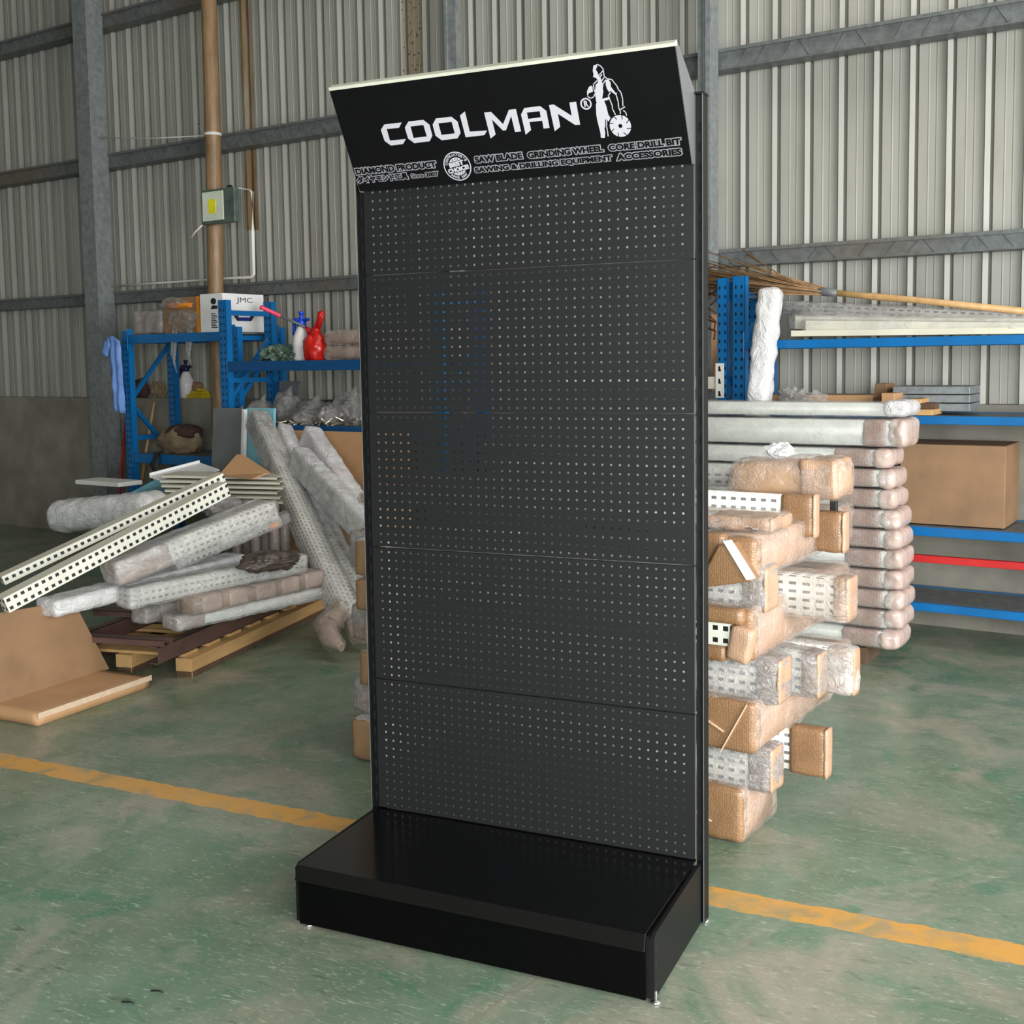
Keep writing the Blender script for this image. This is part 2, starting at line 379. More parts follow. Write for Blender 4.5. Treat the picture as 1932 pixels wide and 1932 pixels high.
# corrugated wall
NS = 6.80
mb = MB(); prof = []
for i in range(-58, 26):
    s0 = -2.18765+.2*i
    for ds, dn in ((-.002, 0), (.007, -.034), (.034, -.023), (.034, -.0205), (.010, -.020), (.009, .055), (.048, .055), (.048, 0), (.098, 0), (.101, -.0025), (.104, -.0025), (.107, 0), (.140, 0), (.145, -.003), (.147, -.003), (.149, 0)):
        prof.append((s0+ds, NS+dn))
lo = [mb.bm.verts.new((s, n, .9)) for s, n in prof]; hi = [mb.bm.verts.new((s, n, 7.0)) for s, n in prof]
for i in range(len(prof)-1): mb.bm.faces.new((lo[i], lo[i+1], hi[i+1], hi[i]))
struct(mb.build('wall_back', 'sheet_metal', xf=MW))
struct(MB().box(-14, 3, 6.68, 6.90, 0, 1.245).build('wall_back_base', 'masonry', xf=MW))
for k, (z0, z1) in enumerate(((2.075, 2.165), (3.235, 3.345), (4.41, 4.52))):
    mb = MB()
    mb.box(-13.7, 3, 6.645, 6.65, z0, z1); mb.box(-13.7, 3, 6.625, 6.762, z1, z1+.006); mb.box(-13.7, 3, 6.63, 6.762, z0-.006, z0)
    mb.box(-13.7, 3, 6.625, 6.629, z1-.014, z1)
    st = -13.5
    rr = random.Random(k)
    while st < 3:                        # pressed triangles along the web
        d = .055 if rr.random() < .5 else -.055
        mb.bar((st, 6.643, z0+.008), (st+d, 6.643, z1-.016), .004, .007, (0, 1, 0)); st += .11+rr.random()*.07
    struct(mb.build('trim_%d' % (k+1), 'girt_metal', xf=MW))
struct(MB().box(-8.62, -8.52, 6.45, 6.64, 0, 7).box(-8.66, -8.48, 6.44, 6.455, 0, 7).build('trim_4', 'galv', xf=MW))
struct(MB().box(-4.83, -4.755, 6.58, 6.64, 0, 7).box(-4.845, -4.825, 6.57, 6.64, 0, 7).build('trim_5', 'galv', xf=MW))
struct(MB().box(-2.90, -2.862, 6.48, 6.62, 0, 7).box(-2.875, -2.845, 6.46, 6.478, 0, 7).box(-2.94, -2.906, 6.5, 6.62, 0, 7).build('trim_6', 'galv', xf=MW))
struct(MB().box(-15, 10, -9, 10, 7.0, 7.06).build('ceiling', 'sheet_metal'))
struct(MB().box(-13.06, -13, -9, 10, 0, 7).build('wall_left', 'sheet_metal'))
struct(MB().box(-13, -.5, -9.06, -9, 0, 7).build('wall_front', 'sheet_metal'))
# ------------------------------------------------------------------ display stand
st = thing('display_stand', 'tall black perforated display stand with slanted header sign and low base', 'display stand', T((.4625, 0, 0)))
LX = -.4625
def hole_panel():
    mb = MB(); bm = mb.bm; vd = {}
    def V(x, y, z):
        k = (round(x*1e5), round(y*1e5), round(z*1e5))
        if k not in vd: vd[k] = bm.verts.new((x, y, z))
        return vd[k]
    q = .0125; rad = .0035
    for c in range(38):
        for r_ in range(16):
            cx, cz = .025*c+LX, .0125+.025*r_
            o = [(cx+a*q, cz+b_*q) for a, b_ in ((-1, -1), (0, -1), (1, -1), (1, 0), (1, 1), (0, 1), (-1, 1), (-1, 0))]
            i = [(cx+rad*math.cos(t), cz+rad*math.sin(t)) for t in [R(225+45*k) for k in range(8)]]
            for k in range(8):
                k2 = (k+1) % 8
                bm.faces.new((V(o[k][0], 0, o[k][1]), V(o[k2][0], 0, o[k2][1]), V(i[k2][0], 0, i[k2][1]), V(i[k][0], 0, i[k][1])))
                bm.faces.new((V(i[k][0], 0, i[k][1]), V(i[k2][0], 0, i[k2][1]), V(i[k2][0], .0012, i[k2][1]), V(i[k][0], .0012, i[k][1])))
    x0, x1 = -.0125+LX, .9375+LX
    for a, b_ in ((-.030+LX, x0), (x1, .955+LX)):
        mb.poly([(a, 0, 0), (b_, 0, 0), (b_, 0, .4), (a, 0, .4)])
    for x in (-.030+LX, .955+LX): mb.poly([(x, 0, 0), (x, .014, 0), (x, .014, .4), (x, 0, .4)], 1)
    for z in (0, .4): mb.poly([(-.03+LX, 0, z), (.955+LX, 0, z), (.955+LX, .014, z), (-.03+LX, .014, z)])
    for v in bm.verts: v.co.z = .0022+v.co.z*.989
    return mb.build('back_panel', ['panel_black', 'edge_highlight'], st)
p0 = hole_panel(); p0.location.z = .181
for k in range(1, 5):
    c = p0.copy(); COL.objects.link(c); c.parent = st; c.location = (0, 0, .181+.4*k)
for x0, x1, xs in ((.9565, .980, 1), (-.055, -.0315, -1)):
    mb = MB(); mb.mi = 0
    mb.box(x0+LX, x1+LX, .012, .045, .006, 2.195)
    xo = x1 if xs > 0 else x0
    mb.box(min(xo, xo-.004*xs)+LX, max(xo, xo-.004*xs)+LX, -.002, .012, .006, 2.195)
    xm = (x0+x1)/2+LX
    for k in range(42): mb.box(xm-.004, xm+.002, .0112, .0121, .05+.05*k, .075+.05*k, mi=1)
    mb.box(min(xo, xo-.0012*xs)+LX, max(xo, xo-.0012*xs)+LX, -.0026, -.0021, .006, 2.195, mi=2)  # thin pale strip added as a painted highlight along the outer edge
    u = mb.build('upright', ['frame_black', 'slot_dark', 'edge_highlight'], st)
    MB().box(x0-.002+LX, x1+.002+LX, -.004, .047, 2.195, 2.2).build('end_cap', 'frame_black', u)
D = .4308
mb = MB()
pr = [(.012, .1795), (-D, .1775), (-D-.011, .138), (-D-.009, .1375), (-D+.002, .174), (.012, .176)]
mb.extrude_poly([(-.0305+LX, y, z) for y, z in pr], (.986, 0, 0))
mb.build('base_deck', 'deck_black', st, bevel=.0008)
MB().box(-.029+LX, .953+LX, -D+.006, -D+.010, .011, .150).box(-.029+LX, -.015+LX, -D+.0045, -D+.006, .011, .15).box(.939+LX, .953+LX, -D+.0045, -D+.006, .011, .15).build('kick_panel', 'kick_black', st)
for xs in (0, 1):
    x = (.963 if xs else -.047)+LX
    mb = MB(); mb.mi = 0
    mb.extrude_poly([(x, -.415, .011), (x, -.415, .160), (x, -.400, .170), (x, .012, .176), (x, .012, .011)], (.009, 0, 0))
    if xs:
        for z in (.045, .092, .139): mb.box(x+.0088, x+.0095, -.408, -.400, z-.009, z+.007, mi=1)
    xi = x-.022 if xs else x+.009
    mb.box(xi, xi+.022, -.415, -.412, .011, .158); mb.box(xi, xi+.022, -.41, .012, .158, .161)
    mb.build('base_bracket', ['frame_black', 'slot_dark'], st)
    fx = (.972 if xs else -.012)+LX
    for fy in (-.408, .03):
        MB().lathe([(.013, 0), (.014, .004), (.010, .007), (.004, .008), (.004, .03)], (fx, fy, 0), 14).build('foot', 'zinc', st)
# header sign: local frame a (along), b (up the face), c (out of the face)
PB = Vector((-.03+LX, -.02, 2.021)); UA = Vector((1, 0, 0)); UB = Vector((0, -.491553, .870848)); UC = Vector((0, -.870848, -.491553))
MS = Matrix(((1, UB.x, UC.x, PB.x), (0, UB.y, UC.y, PB.y), (0, UB.z, UC.z, PB.z), (0, 0, 0, 1)))
hd = bpy.data.objects.new('header_sign', None); COL.objects.link(hd); hd.parent = st; hd.empty_display_size = .05
SL, SH = .9855, .2935
mb = MB(); mb.box(0, SL, 0, SH, -.004, 0, MS); mb.build('sign_face', 'sign_black', hd, bevel=.0006)
mb = MB(); mb.box(0, SL, SH, SH+.0085, -.010, .001, MS); mb.box(0, SL, SH-.004, SH+.0085, -.024, -.010, MS)
mb.build('top_edge', 'sign_edge', hd)
for x in (-.002, SL-.001):
    mb = MB()
    pts = [Vector((x-.03+LX, y, z)) for y, z in ((-.0175, 2.019), (-.158, 2.2745), (-.138, 2.286), (.012, 2.198), (.012, 2.019))]
    mb.extrude_poly(pts, (.003, 0, 0)); mb.build('side_bracket', 'bracket_grey', hd)
def tri_fill(mb, contours, c, mi):
    cu = bpy.data.curves.new('tmp', 'CURVE'); cu.dimensions = '2D'; cu.fill_mode = 'FRONT'
    for ct in contours:
        sp_ = cu.splines.new('POLY'); sp_.points.add(len(ct)-1); sp_.use_cyclic_u = True
        for pnt, (x, y) in zip(sp_.points, ct): pnt.co = (x, y, 0, 1)
    curve_in(mb, cu, lambda p: MS @ Vector((p.x*1e-4, p.y*1e-4, c)), mi)
def curve_in(mb, cu, fn, mi):
    o = bpy.data.objects.new('tmp', cu); COL.objects.link(o)
    dg = bpy.context.evaluated_depsgraph_get(); dg.update()
    me = o.evaluated_get(dg).to_mesh()
    vs = [mb.bm.verts.new(fn(v.co)) for v in me.vertices]
    for p in me.polygons:
        if len(set(p.vertices)) >= 3 and p.area > 1e-12:
            try: mb.bm.faces.new([vs[i] for i in p.vertices]).material_index = mi
            except ValueError: pass
    bpy.data.objects.remove(o); bpy.data.curves.remove(cu)
def text_mesh(mb, s, fit, fn, mi, off=0, shear=0, line=0):
    """text scaled into fit=(x0,y0,x1,y1) measured on its un-thickened outline; fn maps to 3D"""
    def cur(of):
        cu = bpy.data.curves.new('tmp', 'FONT'); cu.body = s; cu.size = 1; cu.offset = of; cu.resolution_u = 3; cu.shear = shear; return cu
    cu = cur(.02); o = bpy.data.objects.new('tmp', cu); COL.objects.link(o)
    dg = bpy.context.evaluated_depsgraph_get(); dg.update(); me = o.evaluated_get(dg).to_mesh()
    xs = [v.co.x for v in me.vertices]; ys = [v.co.y for v in me.vertices]
    bb = (min(xs), min(ys), max(xs), max(ys)); bpy.data.objects.remove(o); bpy.data.curves.remove(cu)
    kx = (fit[2]-fit[0])/(bb[2]-bb[0]); ky = (fit[3]-fit[1])/(bb[3]-bb[1])
    cf = cur(.02+off)
    if line: cf.offset = 0; cf.fill_mode = 'NONE'; cf.bevel_depth = line; cf.bevel_resolution = 1
    curve_in(mb, cf, lambda p: fn(fit[0]+(p.x-bb[0])*kx, fit[1]+(p.y-bb[1])*ky), mi)
def sgn(c): return lambda x, y: MS @ Vector((x*1e-4, y*1e-4, c))
LET = [[[(1406,1844),(1962,1846),(1832,1707),(1445,1713),(1444,1381),(1950,1379),(1818,1246),(1427,1243),(1273,1390),(1255,1705)]],
[[(2173,1851),(2638,1849),(2784,1699),(2784,1393),(2660,1249),(2177,1239),(2021,1385),(2014,1695)],[(2195,1710),(2598,1711),(2611,1387),(2196,1385)]],
[[(3021,1848),(3491,1850),(3642,1702),(3648,1389),(3519,1248),(3033,1239),(2878,1384),(2877,1690)],[(3059,1710),(3463,1711),(3473,1390),(3064,1388)]],
[[(3753,1855),(3927,1950),(3927,1394),(4439,1376),(4330,1259),(3765,1253)]],
[[(4473,1858),(4676,1859),(4941,1499),(5196,1860),(5398,1860),(5405,1255),(5229,1257),(5221,1688),(4983,1328),(4893,1331),(4652,1653),(4658,1243),(4484,1149)]],
[[(5636,1860),(6087,1864),(6231,1721),(6223,1268),(6053,1269),(6060,1479),(5696,1479),(5697,1267),(5515,1154),(5506,1699)],[(5682,1733),(6049,1734),(6039,1573),(5682,1563)]],
[[(6336,1862),(6466,1866),(6896,1524),(6904,1870),(7088,1871),(7080,1269),(6942,1276),(6531,1614),(6525,1269),(6347,1166)]]]
def circ(cx, cy, r, n=40): return [(cx+r*math.cos(2*PI*k/n), cy+r*math.sin(2*PI*k/n)) for k in range(n)]
mb = MB()
for l in LET: tri_fill(mb, l, .0004, 0)
tri_fill(mb, [circ(7342, 1790, 152), circ(7342, 1790, 112)], .0004, 0)
text_mesh(mb, 'R', (7292, 1715, 7400, 1868), sgn(.0004), 0, .02)
mb.build('logo_lettering', 'letter_white', hd)
FIG = [[(7721,2706),(7772,2727),(7824,2693),(7767,2612),(7803,2526),(7806,2449),(7852,2410),(7860,2332),(7871,2264),(7903,2250),(7861,2121),(7861,2054),(7797,1871),(7869,1880),(8001,1893),(8002,1837),(7838,1810),(7868,1682),(7884,1453),(7926,1358),(7857,1273),(7826,1334),(7780,1338),(7738,1147),(7712,1103),(7716,998),(7679,862),(7573,873),(7585,1000),(7563,1326),(7564,1487),(7601,1745),(7633,1787),(7620,1844),(7642,1989),(7645,2067),(7690,2240),(7764,2288),(7765,2354),(7724,2414),(7658,2438),(7686,2495),(7682,2595)],
[(7976,2330),(8047,2333),(8090,2251),(8078,2152),(8134,2046),(8179,1974),(8215,1981),(8181,1918),(8120,1970),(8046,2045),(8011,2015),(7968,2098),(7954,2211)],
[(7559,2233),(7493,2196),(7433,2101),(7420,2035),(7424,1967),(7471,2052),(7587,2073),(7599,2195)]]
STR = [[(7726,2700),(7831,2731),(7904,2689),(7958,2606),(7953,2421),(8011,2359),(8137,2317),(8190,2228),(8235,2157),(8263,2054),(8318,1970),(8329,1802),(8305,1636)],[(8238,1553),(8352,1603)],[(8301,1512),(8350,1462),(8360,1382)],[(8181,1918),(8202,1748),(8188,1603),(8216,1498),(8206,1443)],[(8038,2001),(7972,1930),(7994,1827),(8029,1665),(8021,1587),(8070,1434)],[(7743,2334),(7635,2258),(7627,2158),(7641,2045),(7639,1910),(7643,1808)],[(7424,1967),(7503,1914),(7573,1940),(7621,2002)],[(7815,2464),(7868,2496),(7945,2564)],[(7905,2260),(7976,2330)],[(7818,1323),(7781,1154),(7784,1038),(7776,900)],[(7800,2380),(7900,2470)],[(7850,2300),(7940,2390)]]
SLIT = [[(8233,1395),(8229,1304)],[(8034,1370),(8083,1313)],[(7877,1219),(7972,1221)],[(7885,1005),(7962,1067)],[(8060,855),(8060,953)],[(8278,880),(8207,950)],[(8424,1044),(8318,1043)],[(8403,1263),(8326,1191)]]
def stroke(mb, pts, wd, c, mi):
    f = sgn(c)
    for (x0, y0), (x1, y1) in zip(pts, pts[1:]):
        L = math.hypot(x1-x0, y1-y0); dx, dy = (x1-x0)/L, (y1-y0)/L; e = wd*.35
        x0e, y0e, x1e, y1e = x0-dx*e, y0-dy*e, x1+dx*e, y1+dy*e; h = wd/2
        mb.poly([f(x0e-dy*h, y0e+dx*h), f(x0e+dy*h, y0e-dx*h), f(x1e+dy*h, y1e-dx*h), f(x1e-dy*h, y1e+dx*h)], mi)
mb = MB()
for q in FIG: tri_fill(mb, [q], .0004, 0)
for q in STR: stroke(mb, q, 26, .00045, 0)
tri_fill(mb, [circ(8150, 1129, 284), circ(8150, 1129, 54, 20)], .0006, 0)
for q in SLIT: stroke(mb, q, 22, .0008, 1)
mb.build('logo_emblem', ['letter_white', 'sign_black'], hd)
for nm, lines in (('product_lettering', (('SAW BLADE', (3885, 524, 5275, 690)), ('GRINDING WHEEL', (5450, 512, 7570, 674)), ('CORE DRILL BIT', (7740, 506, 9650, 664)), ('SAWING & DRILLING EQUIPMENT', (3810, 226, 7760, 388)), ('ACCESSORIES', (7920, 236, 9630, 396)))),
                  ('caption_lettering', (('DIAMOND PRODUCT', (75, 505, 2660, 676)), ('ダイヤモンド工具', (40, 240, 1690, 430)), ('Since', (1800, 255, 2190, 376)), ('2007', (2265, 258, 2650, 378))))):
    mb = MB()
    for s_, fit in lines:
        thin = s_ == 'Since'
        text_mesh(mb, s_, fit, sgn(.0004), 0, line=.165 if not thin else .13)
        text_mesh(mb, s_, fit, sgn(.0009), 1, .025 if not thin else -.01)
    mb.build(nm, ['letter_white', 'sign_black'], hd)
mb = MB(); sx, sy = 3300, 476
tri_fill(mb, [circ(sx, sy, 415, 56), circ(sx, sy, 385, 56)], .0004, 0)
def arc_text(s_, r0, r1, a0, a1, bottom=False):
    n = len(s_)
    for i, ch in enumerate(s_):
        a = a0+(a1-a0)*(i+.5)/n; wd = abs(a1-a0)/n*.40
        rm = (r0+r1)/2
        def fn(x, y, a=a):
            if not bottom: rr, th = y, a-(x)/rm
            else: rr, th = r0+r1-y, a+(x)/rm
            return sgn(.0004)(sx+rr*math.cos(th), sy+rr*math.sin(th))
        k = .45 if ch in "I'" else 1
        yb = r0 if ch != "'" else (r0+r1)/2
        text_mesh(mb, ch, (-wd*rm*k, yb, wd*rm*k, r1), fn, 0, .02)
arc_text("CONTRACTOR'S", 292, 362, R(172), R(22)); arc_text('SINCE 2007'.replace(' ', "'") if 0 else 'SINCE', 290, 358, R(222), R(268), True); arc_text('2007', 290, 358, R(278), R(318), True)
def rot(x, y, a=R(9)): return (sx+x*math.cos(a)-y*math.sin(a), sy+x*math.sin(a)+y*math.cos(a))
text_mesh(mb, 'BEST', (-225, 10, 225, 130), lambda x, y: sgn(.0004)(*rot(x, y)), 0, .05)
text_mesh(mb, 'CHOICE!', (-325, -145, 325, -25), lambda x, y: sgn(.0004)(*rot(x, y)), 0, .05)
tri_fill(mb, [[rot(250*math.cos(t), 250*math.sin(t)) for t in [R(38+104*k/14) for k in range(15)]]], .0004, 0)
tri_fill(mb, [[rot(262*math.cos(t), 262*math.sin(t)) for t in [R(220+100*k/14) for k in range(15)]]], .0004, 0)
for x, y in ((-70, 195), (15, 205), (85, 190), (-70, -205), (10, -215), (85, -200)):
    tri_fill(mb, [[rot(x+(26 if k % 2 == 0 else 11)*math.cos(R(90+36*k)), y+(26 if k % 2 == 0 else 11)*math.sin(R(90+36*k))) for k in range(10)]], .0008, 1)
mb.build('seal', ['letter_white', 'sign_black'], hd)
# ------------------------------------------------------------------ helpers for goods
def PS(u, v, n):
    p = sw(at(u, v, n)); return p.x, p.z
def bundle(name, label, A, B, w, h, body='perf_white', caps=(), wrap='film', cat='bundle', up=(0, 0, 1), group=None, amp=.006, bname='profiles', wr=None, seed=0, res=.02):
    mt, L = ends(A, B, up); root = thing(name, label, cat, mt, group)
    if body and wr: MB().rbox(L, w, h, wr*.9, .02, maxn=(6, 9, 9)).build(bname, body, root)
    elif body: MB().rbox(L, w, h, .006, .05, maxn=(2, 2, 2)).build(bname, body, root)
    for k, (x, ln, cm) in enumerate(caps):       # (position along, length, material)
        MB().rbox(ln, w+.010, h+.010, .012, .015, amp*.5, 20, seed+k+1, mt=T((x, 0, 0)), maxn=(20, 10, 10)).build('cardboard_cap', cm, root)
    if wrap:
        MB().rbox(L+.02, w+.022, h+.022, wr or .02, res, amp, 16, seed+5, mt=T((-.01, 0, 0)), maxn=(60, 9, 9)).build('plastic_wrap', wrap, root)
    return root
def rack(name, label, s0, s1, n0, dep, H, levels, ties, pw=.075, bm_='blue_paint', pm='blue_paint', bright=None, shelves=True, diag=True, frames=(0, 1)):
    root = thing(name, label, 'rack', wf(s0, n0, 0)); L = s1-s0
    for e in frames:
        x = 0 if e == 0 else L-pw
        for y in (0, dep-.055):
            mb = MB(); mb.mi = 0
            mb.box(x, x+pw, y, y+.004, 0, H); mb.box(x, x+.004, y, y+.055, 0, H); mb.box(x+pw-.004, x+pw, y, y+.055, 0, H)
            z = .06
            while z < H-.05:
                for dx in (-.017, .017):
                    cx = x+pw/2+dx; mb.poly([(cx-.006, y-.0006, z), (cx+.002, y-.0006, z-.012), (cx+.007, y-.0006, z+.004), (cx-.001, y-.0006, z+.016)], 1)
                z += .05
            mb.box(x-.01, x+pw+.01, y-.01, y+.065, 0, .005)
            mb.build('post', [pm, 'slot_dark'], root)
        xm = x+pw/2
        for z in ties: MB().box(xm-.015, xm+.015, .03, dep-.03, z-.018, z+.018).build('tie_bar', pm, root)
        if diag:
            z = .25; a = .03; b_ = dep-.03
            while z < H-.5:
                MB().bar((xm, a, z), (xm, b_, z+.48), .03, .025, (1, 0, 0)).build('diagonal_brace', pm, root); a, b_ = b_, a; z += .5
    for z0, z1 in levels:
        for y in (.003, dep-.043):
            mb = MB(); mb.box(pw-.008, L-pw+.008, y, y+.038, z0, z1); mb.box(pw-.012, pw-.004, y-.006, y+.045, z0-.05, z1+.05); mb.box(L-pw+.004, L-pw+.012, y-.006, y+.045, z0-.05, z1+.05)
            mb.build('beam', bm_, root, bevel=.003)
        if shelves: MB().box(pw, L-pw, .045, dep-.045, z1-.02, z1-.003).build('shelf_panel', 'galv_dark', root)
    return root
# ------------------------------------------------------------------ racks
rack('storage_rack', 'lower blue rack bay at the left wall, carrying cartons under the tan post', -7.70, -6.40, 6.05, .5, 1.80, ((.757, .83), (1.70, 1.768)), (.95, 1.72))
rack('storage_rack', 'taller blue rack bay with sprayer and red bag, just left of the stand', -6.37, -4.37, 5.85, .5, 1.985, ((1.045, 1.102), (1.476, 1.545)), (.5, 1.41, 1.895), bm_='blue_dark')
rc = rack('storage_rack', 'blue rack on the right behind the tall white stack, broom on top', -2.575, -.42, 6.15, .5, 1.972, ((.19, .232), (.585, .632), (1.165, 1.208), (1.566, 1.613)), (.45, 1.40, 1.872))
o = MB().box(.067, 2.09, .003, .04, .447, .484).build('beam', 'red_paint', rc, bevel=.003); o['label'] = 'red beam'
rd = rack('storage_rack', 'rack mostly hidden behind the stand, one blue post and a white beam showing', -3.75, -2.605, 6.15, .5, 1.965, ((1.345, 1.415),), (1.40, 1.87), pw=.06, bm_='cream_paint', shelves=False, frames=(1,))
mb = MB(); mb.mi = 0; mb.box(1.077, 1.128, -.010, -.003, 1.295, 1.49)
for z in (1.32, 1.39, 1.46): mb.poly([(1.095, -.0106, z-.015), (1.112, -.0106, z-.015), (1.105, -.0106, z+.015), (1.095, -.0106, z+.012)], 1)
mb.build('beam_connector', ['white_paint', 'slot_dark'], rd, bevel=.002)
# ------------------------------------------------------------------ post and floodlight
c = sw(at(403, 300, 6.5)); c2 = sw(at(406, 555, 6.5))
PO = thing('round_post', 'round tan post rising to the roof behind the cartons at the left', 'post', wf(c2.x, 6.5, 0))
mb = MB(); mb.tube([(0, 0, 0), (0, 0, 1.2), (.004, 0, 2.0), (c.x-c2.x, 0, 3.2), ((c.x-c2.x)*1.7, 0, 7)], [.066, .065, .064, .062, .058], 22); mb.build('shaft', 'tan_post', PO)
zz = PS(405, 250, 6.45)[1]
MB().lathe([(.066, 0), (.069, .003), (.069, .022), (.066, .025)], (c.x-c2.x, 0, zz-.012), 22).build('tie_band', 'white_cord', PO)
fl = thing('floodlight', 'square green-grey floodlight fixed to the round tan post', 'lamp', wf(*[PS(411, 389, 6.36)[0], 6.36, PS(411, 389, 6.36)[1]]))
def FP(u, v): x, z = PS(u, v, 6.36); ox, oz = PS(411, 389, 6.36); return x-ox, z-oz
(xa, za), (xb, zb) = FP(379, 360), FP(443, 418); (xc, zc), (xd, zd) = FP(381.5, 364), FP(423, 414); (xe, ze), (xg, zg) = FP(394, 377), FP(408.5, 402)
MB().box(xa, xb, 0, .05, zb, za).build('housing', 'lamp_green', fl, bevel=.005)
MB().box(xc, xd, -.006, .001, zd, zc).build('lens', 'lamp_face', fl, bevel=.003)
MB().box(xe, xg, -.0085, -.0055, zg, ze).build('led_chip', 'lamp_chip', fl)
MB().tube([(xa+.01, .02, zb+.02), (xa-.06, -.02, zb-.05), (xa-.09, -.03, zb-.09)], .007, 8).build('cable_stub', 'white_cord', fl)
MB().box(xb-.075, xb-.045, .005, .03, za, za+.018).build('gland', 'black_rubber', fl)
p = [at(421, 356, 6.5), at(445, 354, 6.6), at(471, 358, 6.6), at(476, 362, 6.6), at(477.5, 440, 6.6), at(479, 518, 6.6), at(475, 522.5, 6.6), at(430, 525, 6.6), at(300, 534, 6.6), at(214, 540, 6.6)]
cp = tag(MB().tube(p, [.004, .004, .005, .013, .013, .013, .013, .009, .009, .009], 10).build('conduit_pipe', 'white_paint'), 'white conduit running down from the floodlight and along the girt', 'pipe')
tag(MB().tube([at(150, 259, 6.55), at(290, 261, 6.55), at(384, 256, 6.55)], .005, 6).build('cord', 'white_cord'), 'pale cord stretched from the round post towards the left', 'cord')
tag(MB().tube([at(372, 233, 6.6), at(382, 247, 6.56)], .003, 6).build('cord', 'white_cord'), 'short loose end of pale cord beside the round post', 'cord')
# ------------------------------------------------------------------ goods on the left racks
def wcarton(name, label, u0, v0, u1, v1, n, dep, m, cat='carton', bev=.004):
    s0, z1 = PS(u0, (v0+v1)/2, n)[0], PS((u0+u1)/2, v0, n)[1]; s1, z0 = PS(u1, (v0+v1)/2, n)[0], PS((u0+u1)/2, v1, n)[1]
    r_ = thing(name, label, cat, wf(s0, n, z0)); return r_, s1-s0, z1-z0
ZA, ZB, ZB2 = 1.766, 1.543, 1.10
r_, L, H = wcarton('wrapped_parcel', 'clear plastic wrapped brown parcel, leftmost on the lower blue rack', 248, 580, 303, 627, 6.12, .3, 'kraft'); r_.location.z = ZA
MB().rbox(L-.02, .26, H-.02, .02, .03, mt=T((.01, .15, H/2))).build('contents', 'brown_roll', r_)
MB().rbox(L, .29, H, .03, .02, .012, 14, 3, mt=T((0, .15, H/2+.003))).build('plastic_wrap', 'film_bubble', r_)
r_, L, H = wcarton('torn_carton', 'torn brown carton with orange edge and hanging plastic on the blue rack', 305, 558, 377, 627, 6.10, .3, 'kraft'); r_.location.z = ZA
mb = MB(); mb.box(0, L, .02, .32, 0, H); mb.build('box', 'kraft_dark', r_, bevel=.004)
MB().box(L-.055, L+.002, .016, .324, -.0, H+.002).build('orange_edge', 'orange_tape', r_)
MB().blob((L*.42, .02, H*.78), (L*.34, .03, .025), .35, 2.5, 4).build('tape_strip', 'orange_tape', r_)
mb = MB(); mb.blob((L*.5, .02, H*.36), (L*.40, .04, H*.30), .3, 2.0, 5, 3, smooth=False); mb.blob((L*.3, .01, H*.85), (L*.3, .04, H*.16), .3, 2.2, 8, 3, smooth=False); mb.build('crumpled_plastic', 'film_dark', r_)
mb = MB()
for k, (x, l) in enumerate(((.14, .22), (.17, .30), (.31, .18), (.34, .25))): mb.tube([(x, -.008, .03), (x+.01, -.03, -.06), (x-.01*(k % 2), -.035, -l*.7), (x+.012, -.03, -l)], [.012, .016, .012, .003], 6)
mb.build('plastic_strips', 'film_dark', r_)
r_, L, H = wcarton('carton', 'white carton marked JMC with a shaded printed front, on the blue racks', 378, 559, 421, 632, 6.10, .3, 'carton_white'); r_.location.z = ZA+.002
n2 = 6.1; sR = PS(421, 600, 6.1)[0]
while PS(498, 600, n2)[0] > sR and n2 < 6.7: n2 += .005
DP = n2-6.1
MB().box(0, L, 0, DP, 0, H).build('box', 'carton_white', r_, bevel=.003)
mb = MB(); rr = .030
mb.poly([(L*.6+rr*math.cos(t), -.001, H*.80+rr*.8*math.sin(t)) for t in [2*PI*k/18 for k in range(18)]])
mb.poly([(L*.48, -.001, H*.60), (L*.76, -.001, H*.60), (L*.78, -.001, H*.68), (L*.58, -.001, H*.70), (L*.5, -.001, H*.66)])
for k in range(9): mb.box(L*.48, L*(.66+.1*((k*7) % 3)/2), -.0012, -.0002, H*(.47-.045*k), H*(.47-.045*k)+.007)
FN = lambda x, y: Vector((L+.0012, x, y))
text_mesh(mb, 'JMC', (DP*.32, H*.73, DP*.72, H*.91), FN, 0, -.02)
hx = [(-.30, .06), (-.26, .10), (.26, .10), (.30, .06), (.17, -.10), (-.17, -.10)]
mb.poly([FN(DP*(.5+x), H*(.42+y*1.3)) for x, y in hx], 0)
mb.poly([FN(DP*(.5+x*.62), H*(.37+y*.8))+Vector((.0006, 0, 0)) for x, y in hx], 1)
mb.box(L+.0016, L+.0024, DP*.36, DP*.64, H*.385, H*.43, mi=2)
mb.box(L+.0004, L+.0012, 0, DP*.16, H*.50, H*.525); mb.box(L+.0004, L+.0012, DP*.82, DP, H*.50, H*.525)
mb.build('print', ['ink', 'ink_blue', 'carton_white'], r_)
